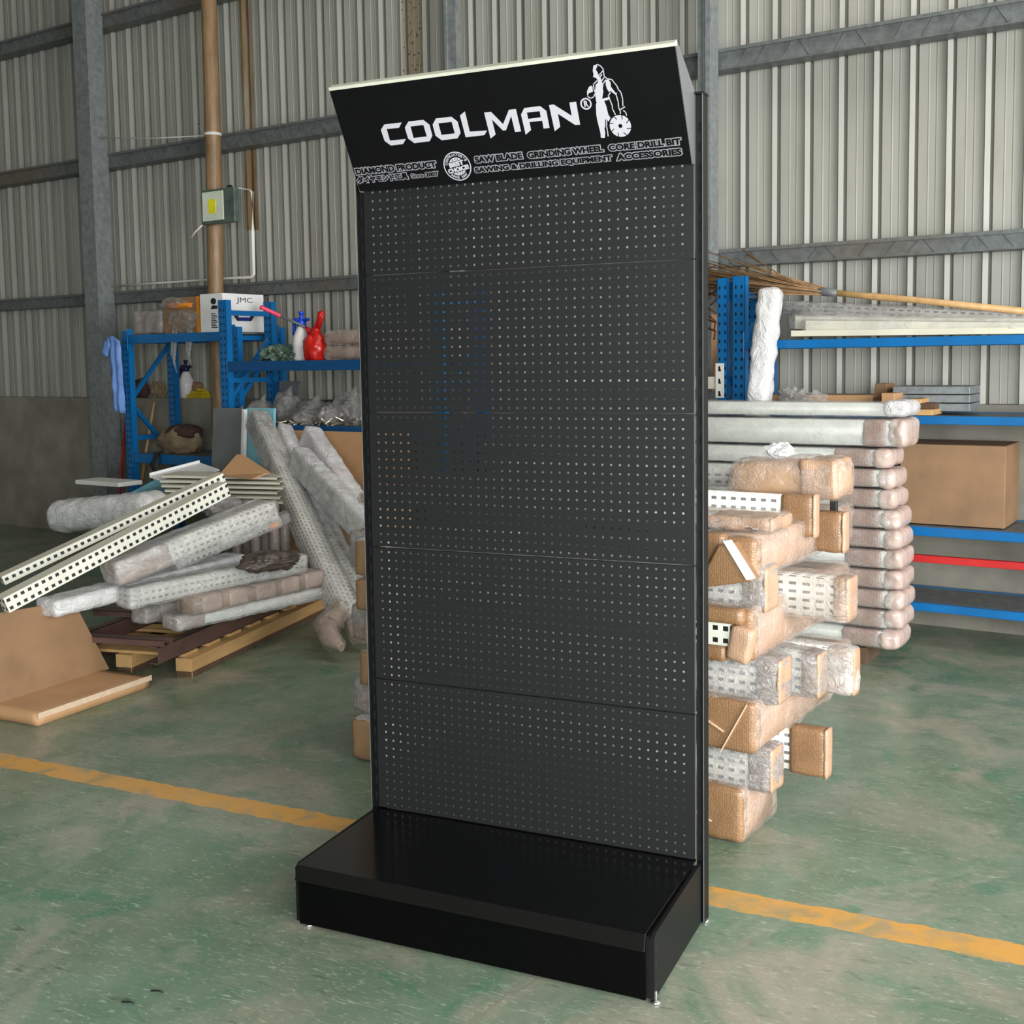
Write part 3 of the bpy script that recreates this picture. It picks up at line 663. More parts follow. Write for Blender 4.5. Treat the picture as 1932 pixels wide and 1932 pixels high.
# sprayers
def sprayer(name, label, s, n, z, H, headm):
    r_ = thing(name, label, 'sprayer', wf(s, n, z)); k = H/.33
    MB().lathe([(a*k, b*k) for a, b in ((.055, 0), (.06, .015), (.062, .10), (.064, .112), (.062, .12), (.058, .15), (.035, .205), (.026, .215), (.026, .225))], (0, 0, 0), 24).build('bottle', 'bottle_white', r_)
    mb = MB(); mb.lathe([(a*k, b*k) for a, b in ((.028, .222), (.028, .255), (.020, .262), (.012, .275), (.012, .30), (.018, .302), (.018, .315), (.01, .318))], (0, 0, 0), 16)
    mb.tube([(0, 0, .25*k), (.055*k, 0, .265*k), (.062*k, 0, .262*k)], [.014*k, .010*k, .012*k], 8)
    mb.tube([(-.01*k, 0, .265*k), (-.05*k, 0, .262*k), (-.062*k, 0, .24*k), (-.068*k, 0, .19*k), (-.070*k, 0, .165*k)], [.014*k, .015*k, .014*k, .010*k, .009*k], 8)
    mb.build('pump_head', headm, r_)
    return r_
sx_, _ = PS(564, 640, 5.95)
sprayer('pump_sprayer', 'white pump sprayer with bright blue head beside the red bag', sx_, 5.98, ZB, .355, 'blue_plastic')
sx_, _ = PS(349, 720, 6.72)
sprayer('pump_sprayer', 'white pump sprayer with dark head on the masonry ledge behind the rack', sx_, 6.735, 1.245, .335, 'navy_plastic')
sx_, _ = PS(589, 645, 5.93)
rb = thing('shopping_bag', 'knotted red plastic bag on the blue rack next to the sprayer', 'bag', wf(sx_, 5.95, ZB))
MB().blob((0, 0, .085), (.088, .07, .115), .16, 1.6, 3, 4, flat=.085).build('sack', 'red_bag', rb)
mb = MB(); mb.tube([(0, 0, .17), (.03, 0, .22), (.055, 0, .27), (.075, 0, .32), (.082, 0, .335)], [.05, .026, .024, .028, .012], 10)
mb.tube([(.045, -.01, .22), (.085, -.01, .29), (.10, -.01, .315)], [.018, .014, .008], 8); mb.tube([(-.02, 0, .18), (-.055, 0, .215), (-.075, 0, .235)], [.035, .018, .006], 8); mb.build('tied_handles', 'red_bag', rb)
# yellow piece, scraps on the ledge
sx_, _ = PS(370, 745, 6.7)
yt = tag(MB().box(-.10, .10, -.04, .06, 0, .035).box(-.07, .09, -.03, .05, .035, .06).box(.02, .06, -.04, .03, .06, .085).build('tool_case', 'yellow_plastic', None, bevel=.006, xf=wf(sx_, 6.72, 1.245)), 'yellow plastic case on the ledge beside the dark-headed sprayer', 'case')
sx_, _ = PS(370, 722, 6.75)
tag(MB().blob((0, 0, .05), (.09, .04, .09), .3, 2, 2, 3, flat=.05, smooth=False).build('paper_sack', 'kraft_dark', None, xf=wf(sx_, 6.815-.05, 1.245)), 'crumpled brown paper behind the yellow case on the ledge', 'paper')
sx_, _ = PS(262, 725, 6.72)
tag(MB().blob((0, 0, .07), (.09, .04, .10), .3, 2, 6, 3, flat=.07).build('cloth_heap', 'maroon_cloth', None, xf=wf(sx_, 6.74, 1.245)), 'dark reddish cloth on the masonry ledge at the far left', 'cloth')
sx_, _ = PS(285, 728, 6.72)
tag(MB().blob((0, 0, .06), (.09, .04, .08), .4, 2, 9, 3, flat=.06, smooth=False).build('paper_sack', 'burlap', None, xf=wf(sx_+.06, 6.74, 1.245)), 'pale crumpled sacking on the ledge next to the reddish cloth', 'sack')
# shirt hanging at the far left post
mb = MB(); s0, z0 = PS(219, 634, 6.0); bm = mb.bm; G = {}
for i in range(13):
    for j in range(19):
        f = i/12-.5; wd = .15-.03*(j/18); x = f*wd+.035*(j/18); z = -.60*j/18-(.05*abs(f) if j < 2 else 0)-.03*f
        G[i, j] = bm.verts.new((x, .012*math.sin(i*1.1+j*.1)*(.4+j/18)+.012*mnoise.noise(Vector((i*.35, j*.3, 2))), z))
for i in range(12):
    for j in range(18): bm.faces.new((G[i, j], G[i+1, j], G[i+1, j+1], G[i, j+1])).smooth = True
mb.rbox(.12, .03, .075, .015, .015, .006, 18, 2, mt=T((-.065, .005, -.045)) @ Matrix.Rotation(R(118), 4, 'Y'))
sh = tag(mb.build('shirt', 'shirt_blue', None, xf=wf(s0-.01, 5.98, z0)), 'light blue shirt hanging at the far left end of the blue rack', 'shirt')
md = sh.modifiers.new('thick', 'SOLIDIFY'); md.thickness = .006
# sack, broomstick, pole in lower left bay
a, _ = PS(335, 850, 6.25)
sk = thing('sack', 'brown burlap sack with dark top slumped on the low rack shelf', 'sack', wf(a, 6.28, .828))
MB().blob((0, 0, .09), (.21, .14, .13), .22, 1.7, 6, 4, flat=.09).build('bag_body', 'burlap', sk)
MB().blob((.06, .0, .165), (.17, .12, .065), .25, 1.8, 2, 3).build('bag_top', 'maroon_cloth', sk)
tag(MB().tube([at(291, 759, 6.5), at(276, 850, 6.38), at(268, 905, 6.35)], .013, 8).build('broomstick', 'stick_wood'), 'plain wooden stick leaning on the masonry behind the low rack shelf', 'stick')
tag(MB().tube([at(238, 790, 6.62), at(232, 850, 6.5), at(222, 960, 6.2)], .013, 8).build('pole', 'red_pole'), 'dark red pole leaning beside the left rack post', 'pole')
mb = MB(); rr = random.Random(3)
for k in range(7):
    x0 = rr.uniform(-.05, .05); mb.tube([(x0, 0, .02), (x0+rr.uniform(-.05, .05), -.015, -.08), (x0+rr.uniform(-.06, .06), -.02, -.2), (x0+rr.uniform(-.05, .05), -.01, -.25)], .007, 5)
a, _ = PS(297, 862, 6.03); tag(mb.build('cable_tangle', 'black_rubber', None, xf=wf(a, 6.03, .83)), 'tangle of black cable hanging off the low rack shelf', 'cable')
# pole with pink grip lying on the rack, wrapped rolls, green sheet
A_, B_ = at(491, 579, 5.80), at(620, 637, 6.05); mt, L = ends(A_, B_)
bp = thing('hand_pole', 'dark metal pole with pink grip resting across the blue rack top', 'pole', mt)
MB().tube([(.05, 0, 0), (L, 0, 0)], .010, 10).build('rod', 'galv_dark', bp)
MB().tube([(0, 0, 0), (.012, 0, 0), (.02, 0, 0), (.14, 0, 0), (.155, 0, 0)], [.014, .018, .015, .014, .011], 10).build('grip', 'pink_plastic', bp)
for k, (v0, v1, lab) in enumerate(((631, 657, 'upper of two wrapped grey rolls on the blue rack beside the stand'), (658, 681, 'lower of two wrapped grey rolls on the blue rack beside the stand'))):
    a, z1 = PS(606, v0, 5.92); _, z2 = PS(606, v1, 5.92); h = z1-z2; zc = ZB+h/2+.006+(.098 if k == 0 else 0)
    bundle('wrapped_roll', lab, W(a+.01, 5.98, zc), W(a+1.15, 5.98, zc), .10, .085, 'brown_roll', (), 'film_pink', 'roll', amp=.006, seed=20+k, bname='roll', wr=.045)
a, _ = PS(527, 668, 6.0)
mb = MB(); mb.blob((.02, 0, .045), (.11, .12, .075), .35, 2.4, 3, 4, flat=.045, smooth=False); mb.blob((.16, .02, .03), (.12, .10, .05), .35, 2.4, 8, 4, flat=.03, smooth=False)
mb.tube([(-.12, 0, .03), (-.05, 0, .07), (.02, 0, .05)], [.03, .02, .015], 8)
tag(mb.build('plastic_sheet', 'green_sheet', None, xf=wf(a, 5.98, ZB)), 'crumpled dark green plastic sheet on the blue rack shelf', 'sheet')
# hardware bags on the lower shelf of the taller rack
rr = random.Random(5)
bags = [(452, 765, .10, .08, 'leftmost limp clear bag on the hardware shelf'), (492, 752, .11, .13, 'peaked clear bag of fittings behind the blue panel'), (541, 745, .13, .17, 'upright grey plastic bag standing among the hardware bags'),
        (582, 785, .14, .09, 'flat clear bag on the hardware shelf right of the blue panel'), (590, 762, .17, .13, 'large puffy clear bag in the middle of the hardware shelf'),
        (620, 780, .12, .10, 'low clear bag of fittings near the shelf front'), (628, 765, .10, .12, 'small peaked clear bag beside the puffy one'), (662, 765, .15, .17, 'tall peaked clear bag closest to the display stand')]
for k, (u, v, rx, rz, lab) in enumerate(bags):
    n = 6.0+.05*(k % 3); a, z = PS(u, v, n)
    b_ = thing('hardware_bag', lab, 'bag', wf(a, n, ZB2), 'clear bags of hardware on the rack shelf')
    mb = MB(); mb.blob((0, 0, rz*.55), (rx*.8, .11, rz*.75), .27, 1.7, k+11, 3, flat=rz*.55, smooth=False)
    mb.tube([(rx*.1, 0, rz*.8), (rx*.22, 0, rz*1.35), (rx*.3, .01, rz*1.55)], [rx*.4, rx*.16, rx*.05], 7); mb.build('film', 'film_dark' if k not in (3, 6) else 'film_bubble', b_)
    mb = MB()
    for q in range(26):
        p = Vector((rr.uniform(-rx*.7, rx*.7), rr.uniform(-.12, .06), rr.uniform(.0, rz*.35))); d = Vector((rr.uniform(-1, 1), rr.uniform(-1, 1), rr.uniform(-.5, .5))).normalized()*.03
        mb.bar(p-d, p+d, .012, .008)
    o = mb.build('fittings', 'metal_bits', b_); o['kind'] = 'stuff'
tag(MB().box(-.17, .17, -.1, .1, 0, .16).build('carton', 'ink', None, bevel=.004, xf=wf(PS(640, 745, 6.2)[0], 6.22, ZB2)), 'black carton at the back of the hardware shelf', 'carton')
tag(MB().box(-.10, .10, 0, .02, 0, .30).build('backing_sheet', 'galv_dark', None, xf=wf(PS(536, 750, 6.18)[0], 6.2, ZB2) @ Matrix.Rotation(R(-8), 4, 'X')), 'dark grey sheet leaning at the back of the hardware shelf', 'sheet')
# leaning panels
def lean(name, label, cat, u0, u1, v0, v1, nb, nt_, m, th=.02, pm=None):
    s0 = PS(u0, v0, nt_)[0]; s1 = PS(u1, v0, nt_)[0]; B = at((u0+u1)/2, v0, nt_); A = W((s0+s1)/2, nb, max(.02, PS((u0+u1)/2, v1, nb)[1]))
    mt, L = ends(A, B, NV); w_ = s1-s0
    o = MB().box(0, L, -w_/2, w_/2, -th/2, th/2).build(name, m, None, bevel=.002, xf=mt); tag(o, label, cat); return o
lean('shelf_sheet', 'plain grey metal sheet leaning upright before the blue rack', 'panel', 404, 458, 770, 985, 5.70, 5.77, 'grey_sheet')
lean('shelf_sheet', 'pale blue metal sheet standing behind the leaning bundles', 'panel', 466, 519, 770, 985, 5.74, 5.80, 'sky_sheet')
lean('shelf_edge_strip', 'narrow white strip standing between the grey and blue sheets', 'strip', 459, 464, 772, 985, 5.66, 5.72, 'white_paint', .03)
# big brown carton behind the leaning bundles
def walls_box(mb, L, Wd, H, t=.006):
    mb.box(0, L, 0, t, 0, H); mb.box(0, L, Wd-t, Wd, 0, H); mb.box(0, t, t, Wd-t, 0, H); mb.box(L-t, L, t, Wd-t, 0, H); mb.box(0, L, 0, Wd, 0, t)
a, z = PS(500, 812, 5.72); a2, _ = PS(760, 830, 5.72)
bc = thing('open_carton', 'large open brown carton standing behind the leaning bundles', 'carton', wf(a, 5.38, 0))
mb = MB(); walls_box(mb, a2-a, .42, .74); mb.build('box', 'kraft', bc)
mb = MB(); mt = T((0, .415, .74)) @ Matrix.Rotation(R(-4), 4, 'X'); mb.box(0, a2-a, 0, .006, 0, z-.74, mt); mb.box((a2-a)*.33, (a2-a)*.333, -.001, 0, 0, z-.74, mt); mb.build('raised_flap', 'kraft', bc)
# brown folded carton sheet
A = at(417, 893, 5.0); pts = [at(413, 896, 4.95), at(446, 858, 5.15), at(500, 893, 5.05), at(470, 905, 4.9)]
mb = MB(); mb.extrude_poly(pts, NV*.05); tag(mb.build('folded_carton', 'kraft', None), 'folded brown cardboard peaking above the cream trays', 'carton')
# ------------------------------------------------------------------ leaning wrapped bundles
def lb(label, ua, va, na, ub, vb, nb, w_, h_, **k):
    return bundle('wrapped_bundle', label, at(ua, va, na), at(ub, vb, nb), w_, h_, up=-NV, group=k.pop('group', 'wrapped profile bundles leaning by the stand'), **k)
lb('long leaning perforated bundle crossing in front of the others', 655, 1165, 4.62, 484, 790, 5.62, .135, .11, body='perf_white', wrap='film', seed=31, amp=.008)
lb('leaning bundle with rounded white end just behind the longest one', 672, 1120, 4.85, 532, 815, 5.62, .12, .08, body='perf_white', caps=((1.1, .12, 'brown_roll'),), wrap='film_white', seed=32, amp=.004)
lb('fat white bubble-wrapped bundle leaning, farthest right at its top', 735, 1060, 4.95, 583, 825, 5.60, .15, .10, body='white_paint', caps=((.87, .1, 'kraft'),), wrap='film_white', seed=33, amp=.006)
lb('short white bubble-wrapped bundle leaning with brown open end', 735, 1045, 4.75, 563, 866, 5.35, .15, .09, body='white_paint', caps=((.72, .1, 'cap_pink'),), wrap='film_white', seed=34, amp=.006)
lb('narrow perforated channel leaning low beside the stand edge', 690, 1150, 4.72, 598, 975, 5.15, .10, .05, body='perf_white', wrap='film', seed=35)
def foot(label, pts, rad, m, seed):
    P = [at(*q) for q in pts]; r_ = thing('wrapped_end', label, 'bundle', T(P[1]))
    L_ = [q-P[1] for q in P]
    MB().tube(L_, [x*.8 for x in rad], 7).build('padding', m, r_)
    mb = MB(); n_ = 5*(len(L_)-1)+1; pp, rr_ = [], []
    for i in range(n_):
        f = i/5; k = min(int(f), len(L_)-2); f -= k; pp.append(L_[k].lerp(L_[k+1], f)); rr_.append(rad[k]+(rad[k+1]-rad[k])*f)
    mb.tube(pp, rr_, 18)
    for v in mb.bm.verts: v.co += Vector((mnoise.noise(v.co*16+Vector((seed, 0, 0))), mnoise.noise(v.co*16+Vector((0, seed, 5))), mnoise.noise(v.co*16+Vector((9, 0, seed)))))*.022
    mb.build('plastic_wrap', 'film_pink', r_)
foot('crumpled pink wrapped end on the floor under the longest leaning bundle', ((648, 1140, 4.62), (618, 1182, 4.5), (622, 1205, 4.42), (645, 1222, 4.38)), (.05, .075, .06, .022), 'brown_roll', 3)
foot('brown wrapped end on the floor half hidden by the stand', ((690, 1150, 4.72), (668, 1182, 4.62), (675, 1200, 4.6), (690, 1208, 4.6)), (.045, .06, .05, .02), 'brown_roll', 6)
# ------------------------------------------------------------------ left pallet pile (frame: x along the pallet into depth, y to the left)
MP, _ = ends(on(363, 1281, 0), on(600, 1164.5, 0))
pal = thing('timber_pallet', 'pale rough timber pallet under the brown steel beams', 'pallet', MP)
for y in (0, .34, .68):
    mb = MB(); mb.mi = 0
    mb.box(0, 1.5, y, y+.09, .034, .098)
    mb.mi = 1; mb.rbox(1.46, .088, .036, .006, .04, .008, 9, 8+int(y*10), mt=T((.01, y+.05, .018)))
    mb.build('runner', ['wood_pale', 'bark'], pal, bevel=.002)
for k in range(7): MB().box(.03+.215*k, .15+.215*k, .055, .78, .098, .113).build('deck_board', 'wood_pale', pal, bevel=.002)
MPI = MP.inverted()
def chan(mb, L, w_, h_, t, mt):          # open C channel, mouth to +x side... length along x
    mb.box(0, L, -w_/2, w_/2, h_-t, h_, mt); mb.box(0, L, -w_/2, -w_/2+t, 0, h_, mt); mb.box(0, L, w_/2-t, w_/2, 0, h_, mt)
for k, y in enumerate((.065, .60)):
    r_ = MP @ T((-.18, y, .114)); mb = MB()
    mb.box(0, 1.55, -.003, .003, 0, .082); mb.box(0, 1.55, -.003, .05, .078, .082); mb.box(0, 1.55, -.003, .05, 0, .004)
    tag(mb.build('steel_beam', 'maroon', None, xf=r_), ('maroon steel channel along the near side of the timber pallet', 'maroon steel channel along the far side of the timber pallet')[k], 'beam')
for k, x in enumerate((-.13, .40, .88, 1.28)):
    mb = MB(); chan(mb, .78, .075, .030, .004, MP @ T((x, .04, .197)) @ Matrix.Rotation(R(90), 4, 'Z'))
    tag(mb.build('cross_channel', 'maroon', None), ('short maroon channel across the beams at the near end of the pallet', 'second maroon cross channel from the near pallet end', 'third maroon cross channel from the near pallet end', 'short maroon channel across the beams at the far pallet end')[k], 'channel')
ZP = .23
def ub(label, a, za, b, zb, w_, h_, ext0=0, ext1=0, **k):
    A, B = on(*a, za), on(*b, zb); d = (B-A).normalized(); return bundle('wrapped_bundle', label, A-d*ext0, B+d*ext1, w_, h_, group='wrapped profile bundles on the pallet', **k)
ub('flat clear-wrapped pale bundle lowest on the pallet, near end brown', (322, 1175), ZP+.035, (590, 1118), ZP+.035, .12, .055, .0, .02, body='white_paint', caps=((0, .16, 'cap_pink'),), wrap='film', seed=41, amp=.008)
ub('small brown wrapped bundle end next to the open carton', (262, 1160), ZP+.035, (430, 1120), ZP+.035, .10, .07, body='brown_roll', caps=((0, .1, 'cap_pink'),), wrap='film', seed=42)
ub('brown corrugated wrapped bundle lying above the maroon beams', (352, 1143), ZP+.115, (597, 1088), ZP+.115, .12, .075, body='brown_roll', caps=((.05, .13, 'pink_wrap'), (.22, .13, 'pink_wrap'), (.40, .14, 'pink_wrap'), (.58, .13, 'pink_wrap'), (.75, .15, 'pink_wrap')), wrap='film_pink', seed=43, amp=.005)
ub('perforated white bundle in clear wrap with rounded near end', (232, 1128), ZP+.19, (565, 1060), ZP+.215, .13, .085, body='perf_white', caps=((0, .06, 'perf_grey'),), wrap='film', seed=44)
ub('flat white wrapped bundle running out of frame under the brown-ended bundle', (240, 1109), ZP+.205, (446, 1057), ZP+.232, .14, .06, .45, 0, body='white_paint', wrap='film_white', seed=45, amp=.006)
ub('brown tipped perforated bundle second from the top of the pallet pile', (215, 1078), ZP+.32, (505, 962), ZP+.53, .17, .10, .02, 0, body='perf_white', caps=((0, .20, 'cap_pink'), (.17, .11, 'cap_pink')), wrap='film', seed=46)
ub('slim perforated bundle with orange tape at its far end', (385, 1037), ZP+.33, (520, 982), ZP+.43, .10, .05, .2, 0, body='perf_white', caps=((.60, .07, 'orange_tape'), (.68, .07, 'film_bubble')), wrap='film', seed=47)
for k, (pa, za, pb, zb, zz0, zz1, lab) in enumerate((((194, 1043), .66, (425, 922), .90, -.036, .034, 'bare white slotted upright with two rows of slots, topmost on the pallet pile'),
        ((194, 1012), .70, (421, 905), .93, -.004, .036, 'bare white slotted upright with one row of slots, just behind the topmost one'))):
    A, B = on(*pa, za), on(*pb, zb); d = (B-A).normalized(); mt, L = ends(A-d*.5, B)
    up_ = thing('slotted_upright', lab, 'upright', mt, 'bare slotted uprights on the pallet pile')
    MB().box(0, L, -.03, .03, zz0, zz1).build('channel', 'perf_open', up_)
    MB().box(0, L, -.031, .05, zz1, zz1+.003).build('lip', 'cream_paint', up_)
# white roll at the far left and small white board
p, q = at(110, 974, 4.6), at(303, 957, 4.7)
bundle('wrapped_roll', 'fat white wrapped roll at the left edge behind the slotted upright', p, q, .24, .185, 'white_paint', (), 'film_white', 'roll', seed=51, amp=.008, bname='roll', wr=.085)
tag(MB().box(-.35, .12, -.1, .1, -.015, .015).build('board', 'white_paint', None, bevel=.003, xf=wf(PS(225, 911, 5.2)[0], 5.2, PS(225, 911, 5.2)[1])), 'small white board edge above the fat white roll', 'board')
# cream shelf panels stacked behind the pile
for k in range(6):
    v = 893+9*k; A = at(322+5*(k % 2)-(8 if k == 1 else 0), v, 4.9); B = at(536+6*(k % 3), v+4, 5.2); mt, L = ends(A, B)
    r_ = tag(MB().box(0, L, -.12, .12, -.003, .003).box(0, L, -.12, -.116, -.015, .003).box(0, L, .116, .12, -.015, .003).build('cream_tray', 'cream_paint', None, xf=mt), 'cream metal tray, %s in the stack behind the slotted upright' % ('topmost', 'second from top', 'third from top', 'fourth from top', 'fifth from top', 'lowest')[k], 'tray', 'cream metal trays behind the pallet pile')
for k, (u0, v0, u1, v1, m, lab) in enumerate(((300, 905, 395, 880, 'carton_white', 'white serrated tray panel tilted above the cream trays'), (285, 930, 330, 905, 'sky_sheet', 'pale blue panel end poking out left of the cream trays'))):
    A, B = at(u0, v0, 4.95), at(u1, v1, 5.3); mt, L = ends(A, B, (0, -.35, 1))
    mb = MB(); mb.box(0, L, -.13, .13, -.004, .004, mt); mb.box(0, L, .122, .13, -.004, .02, mt)
    for q in range(6): mb.box(-.012, 0, -.12+.042*q, -.10+.042*q, -.004, .004, mt)
    tag(mb.build('tray_panel', m), lab, 'panel')
# brown upright rolls behind
for k in range(8):
    u = 405+18*k; p = sw(at(u, 1000, 4.95+.03*(k % 2))); z1 = PS(u, 946+6*(k % 3)+(18 if k > 6 else 0), 4.95)[1]; r_ = thing('cardboard_roll', 'brown wrapped roll standing behind the pile, %s from the left' % ('first', 'second', 'third', 'fourth', 'fifth', 'sixth', 'seventh', 'eighth', 'ninth')[k], 'roll', wf(p.x, 4.97+.04*(k % 2), 0), 'brown rolls standing behind the pallet pile')
    MB().lathe([(.028, 0), (.03, .01), (.03, z1-.02), (.024, z1)], (0, 0, 0), 14).build('roll', 'brown_roll', r_)
    MB().lathe([(.034, .3), (.035, z1*.6), (.032, z1*.8), (.035, z1-.03), (.02, z1+.012)], (0, 0, 0), 14).build('plastic_wrap', 'film_dark', r_)
p = on(508, 1058, .50)
tag(MB().blob((0, 0, 0), (.10, .17, .05), .4, 2.2, 4, 4).build('crumpled_bag', 'dark_bag', None, xf=T(p) @ Matrix.Rotation(R(-15), 4, 'Z')), 'crumpled dark brown plastic lying on the far end of the pile', 'plastic')
p = on(570, 1075, .36)
tag(MB().blob((0, 0, 0), (.07, .10, .04), .4, 2.2, 7, 4).build('crumpled_bag', 'dark_bag', None, xf=T(p)), 'smaller dark crumpled plastic at the right end of the pile', 'plastic')
p = on(420, 940, .78)
tag(MB().blob((0, 0, -.05), (.12, .12, .06), .35, 2.2, 9, 4).build('crumpled_bag', 'film_bubble', None, xf=T(p)), 'crumpled clear plastic between the slotted upright and the brown rolls', 'plastic')
# open carton on the floor at lower left
e1 = on(285, 1297, 0); e0 = on(194, 1329, 0); mt, L = ends(e0+(e0-e1)*1.2, e1)
oc = thing('open_carton', 'open brown carton lying on the floor at the left edge', 'carton', mt)
MB().rbox(L, .36, .055, .008, .04, .002, 6, 2, mt=T((0, .18, .0275))).build('tray', 'kraft', oc)
mb = MB(); mt2 = T((0, .30, .05)) @ Matrix.Rotation(R(-7), 4, 'X'); mb.extrude_poly([mt2 @ Vector(p) for p in ((0, 0, 0), (L+.03, 0, 0), (L-.13, 0, .37), (0, 0, .40))], (0, .006, 0)); mb.build('raised_flap', 'kraft_dark', oc)
MB().box(0, L+.004, -.004, .0, .035, .06).build('lip', 'kraft_edge', oc)
# ------------------------------------------------------------------ tall white stack on the right
nf = 5.64; zt = [1.297, 1.215, 1.068]
zs = [(1.222, 1.297), (1.078, 1.217)]; z = 1.073
hh = (1.073-.085)/10
for k in range(10): zs.append((z-hh+.004, z)); z -= hh
s1s = [-1.50, -1.475, -1.545, -1.53, -1.52, -1.503, -1.495, -1.49, -1.488, -1.482, -1.485, -1.50]
names = ('topmost', 'second from top', 'third from top', 'fourth from top', 'fifth from top', 'sixth from top', 'seventh from top', 'sixth from bottom', 'fifth from bottom', 'fourth from bottom', 'third from bottom', 'second from bottom')
names = names[:10]+('second from bottom', 'lowest')
for k, ((z0, z1), s1) in enumerate(zip(zs, s1s)):
    zc, h = (z0+z1)/2, z1-z0-.012; L = 2.4
    A, B = W(s1-L, nf+.13, zc), W(s1-.05, nf+.13, zc)
    mt, L = ends(A, B); cl = .24 if k > 1 else (.10 if k == 0 else .17)
    r_ = thing('panel_bundle', 'long grey-white wrapped bundle, %s in the tall right stack' % names[k], 'bundle', mt, 'wrapped bundles in the tall right stack')
    MB().rbox(L-.03, .24, h, .008, .06, maxn=(2, 2, 2)).build('panels', 'perf_fine', r_)
    if k: MB().rbox(cl-.05, .252, h+.006, .02, .015, .004, 14, k, mt=T((L-cl, 0, 0))).build('corrugated_cap', 'cap_pink', r_)
    MB().rbox(.10 if k else .13, .262, h+.012, .034, .012, .016, 13, 60+k, mt=T((L-.055, 0, 0 if k else .006))).build('end_wrap', 'pink_wrap' if k else 'film_white', r_)
    MB().rbox(L+.005, .262, h+.010, .016, .022, .006, 13, 80+k, maxn=(90, 6, 6)).build('plastic_wrap', 'film_clear', r_)
for k, x in enumerate((-3.7, -2.6, -1.72)): tag(MB().box(-.05, .05, .02, .26, 0, .083).build('bearer', 'bark', None, xf=wf(x, nf, 0)), 'dark timber bearer under the tall right stack, %s' % ('hidden far left', 'in the middle', 'near its right end')[k], 'timber')
# things around rack C
A, B = at(1424, 830, 6.0), at(1455, 545, 6.04)
bundle('wrapped_column', 'tall narrow plastic-wrapped column standing before the right blue rack', A, B, .105, .09, 'white_paint', (), 'film_white', 'bundle', up=-NV, amp=.012, seed=71, bname='profile', wr=.04)
mt, L = ends(at(1570, 552, 6.32), at(1965, 591, 6.30))
br = thing('bamboo_broom', 'bamboo broom with long twigs lying on top of the right blue rack', 'broom', mt)
MB().tube([(-.06, 0, 0), (.2, 0, 0), (.21, 0, .0), (.45, 0, .004), (L, 0, 0)], [.017, .017, .019, .017, .018], 12).build('handle', 'bamboo', br)
MB().tube([(-.10, 0, 0), (-.02, 0, 0), (.03, 0, 0)], [.022, .023, .018], 12).build('binding', 'galv_dark', br)
mb = MB(); rr = random.Random(11)
for k in range(150):
    a, b_ = rr.gauss(0, .07), rr.gauss(.0, .05); ln = rr.uniform(.45, .86)
    p0 = Vector((-.05, a*.10, b_*.14)); p1 = Vector((-.05-ln*.45, a*.5, b_*.45+.012)); p2 = Vector((-.05-ln, a*1.15+rr.gauss(0, .01), b_*1.1+.02+rr.gauss(0, .012)))
    mb.tube([p0, p1, p2], [.004, .003, .0015], 5)
o = mb.build('bristles', 'twig', br); o['kind'] = 'stuff'
mb = MB()
for k, (u0, v0, u1, v1) in enumerate(((1400, 470, 1515, 552), (1408, 480, 1490, 530), (1345, 522, 1500, 545), (1340, 545, 1480, 552))): mb.tube([at(u0, v0, 6.4), at((u0+u1)/2, (v0+v1)/2-2, 6.38), at(u1, v1, 6.34)], .0035, 5)
mb.build('long_twigs', 'twig', br, xf=Matrix.Identity(4)); bpy.data.objects['long_twigs'].matrix_parent_inverse = mt.inverted(); bpy.data.objects['long_twigs'].matrix_basis = Matrix.Identity(4)
# goods on the right rack, upper shelf z = 1.613
def rbundle(label, u0, v0, u1, v1, n, w_, h_, **k):
    return bundle(k.pop('name', 'wrapped_bundle'), label, at(u0, v0, n), at(u1, v1, n), w_, h_, **k)
rbundle('slotted grey channel in plastic under the bamboo broom', 1482, 580, 1970, 603, 6.36, .10, .055, body='perf_grey', wrap='film_dark', seed=72, bname='channel')
def cprof(label, u0, v0, u1, v1, n, h=.09):
    mt, L = ends(at(u0, v0, n), at(u1, v1, n)); r_ = thing('channel_profile', label, 'profile', mt)
    MB().box(0, L, -.05, .05, h/2-.008, h/2).box(0, L, -.05, -.042, -h/2, h/2).box(0, L, .042, .05, -h/2, h/2).build('channel', 'cream_paint', r_)
    MB().rbox(L, .13, h+.02, .03, .025, .02, 9, 5, mt=T((-.03, 0, .006))).build('plastic_wrap', 'film_clear', r_)
cprof('cream channel in loose plastic, left of its pair on the rack', 1506, 608, 1960, 613, 6.30, .075)
cprof('cream channel in loose plastic, lower and nearer of the pair', 1526, 613, 1970, 618, 6.22, .06)
A, B = at(1498, 629.5, 6.2), at(1990, 623, 6.2); mt, L = ends(A, B)
tag(MB().box(0, L, -.05, .2, -.016, .016).build('plank', 'cream_paint', None, bevel=.002, xf=mt), 'cream plank lying on the blue beam of the right rack', 'plank')
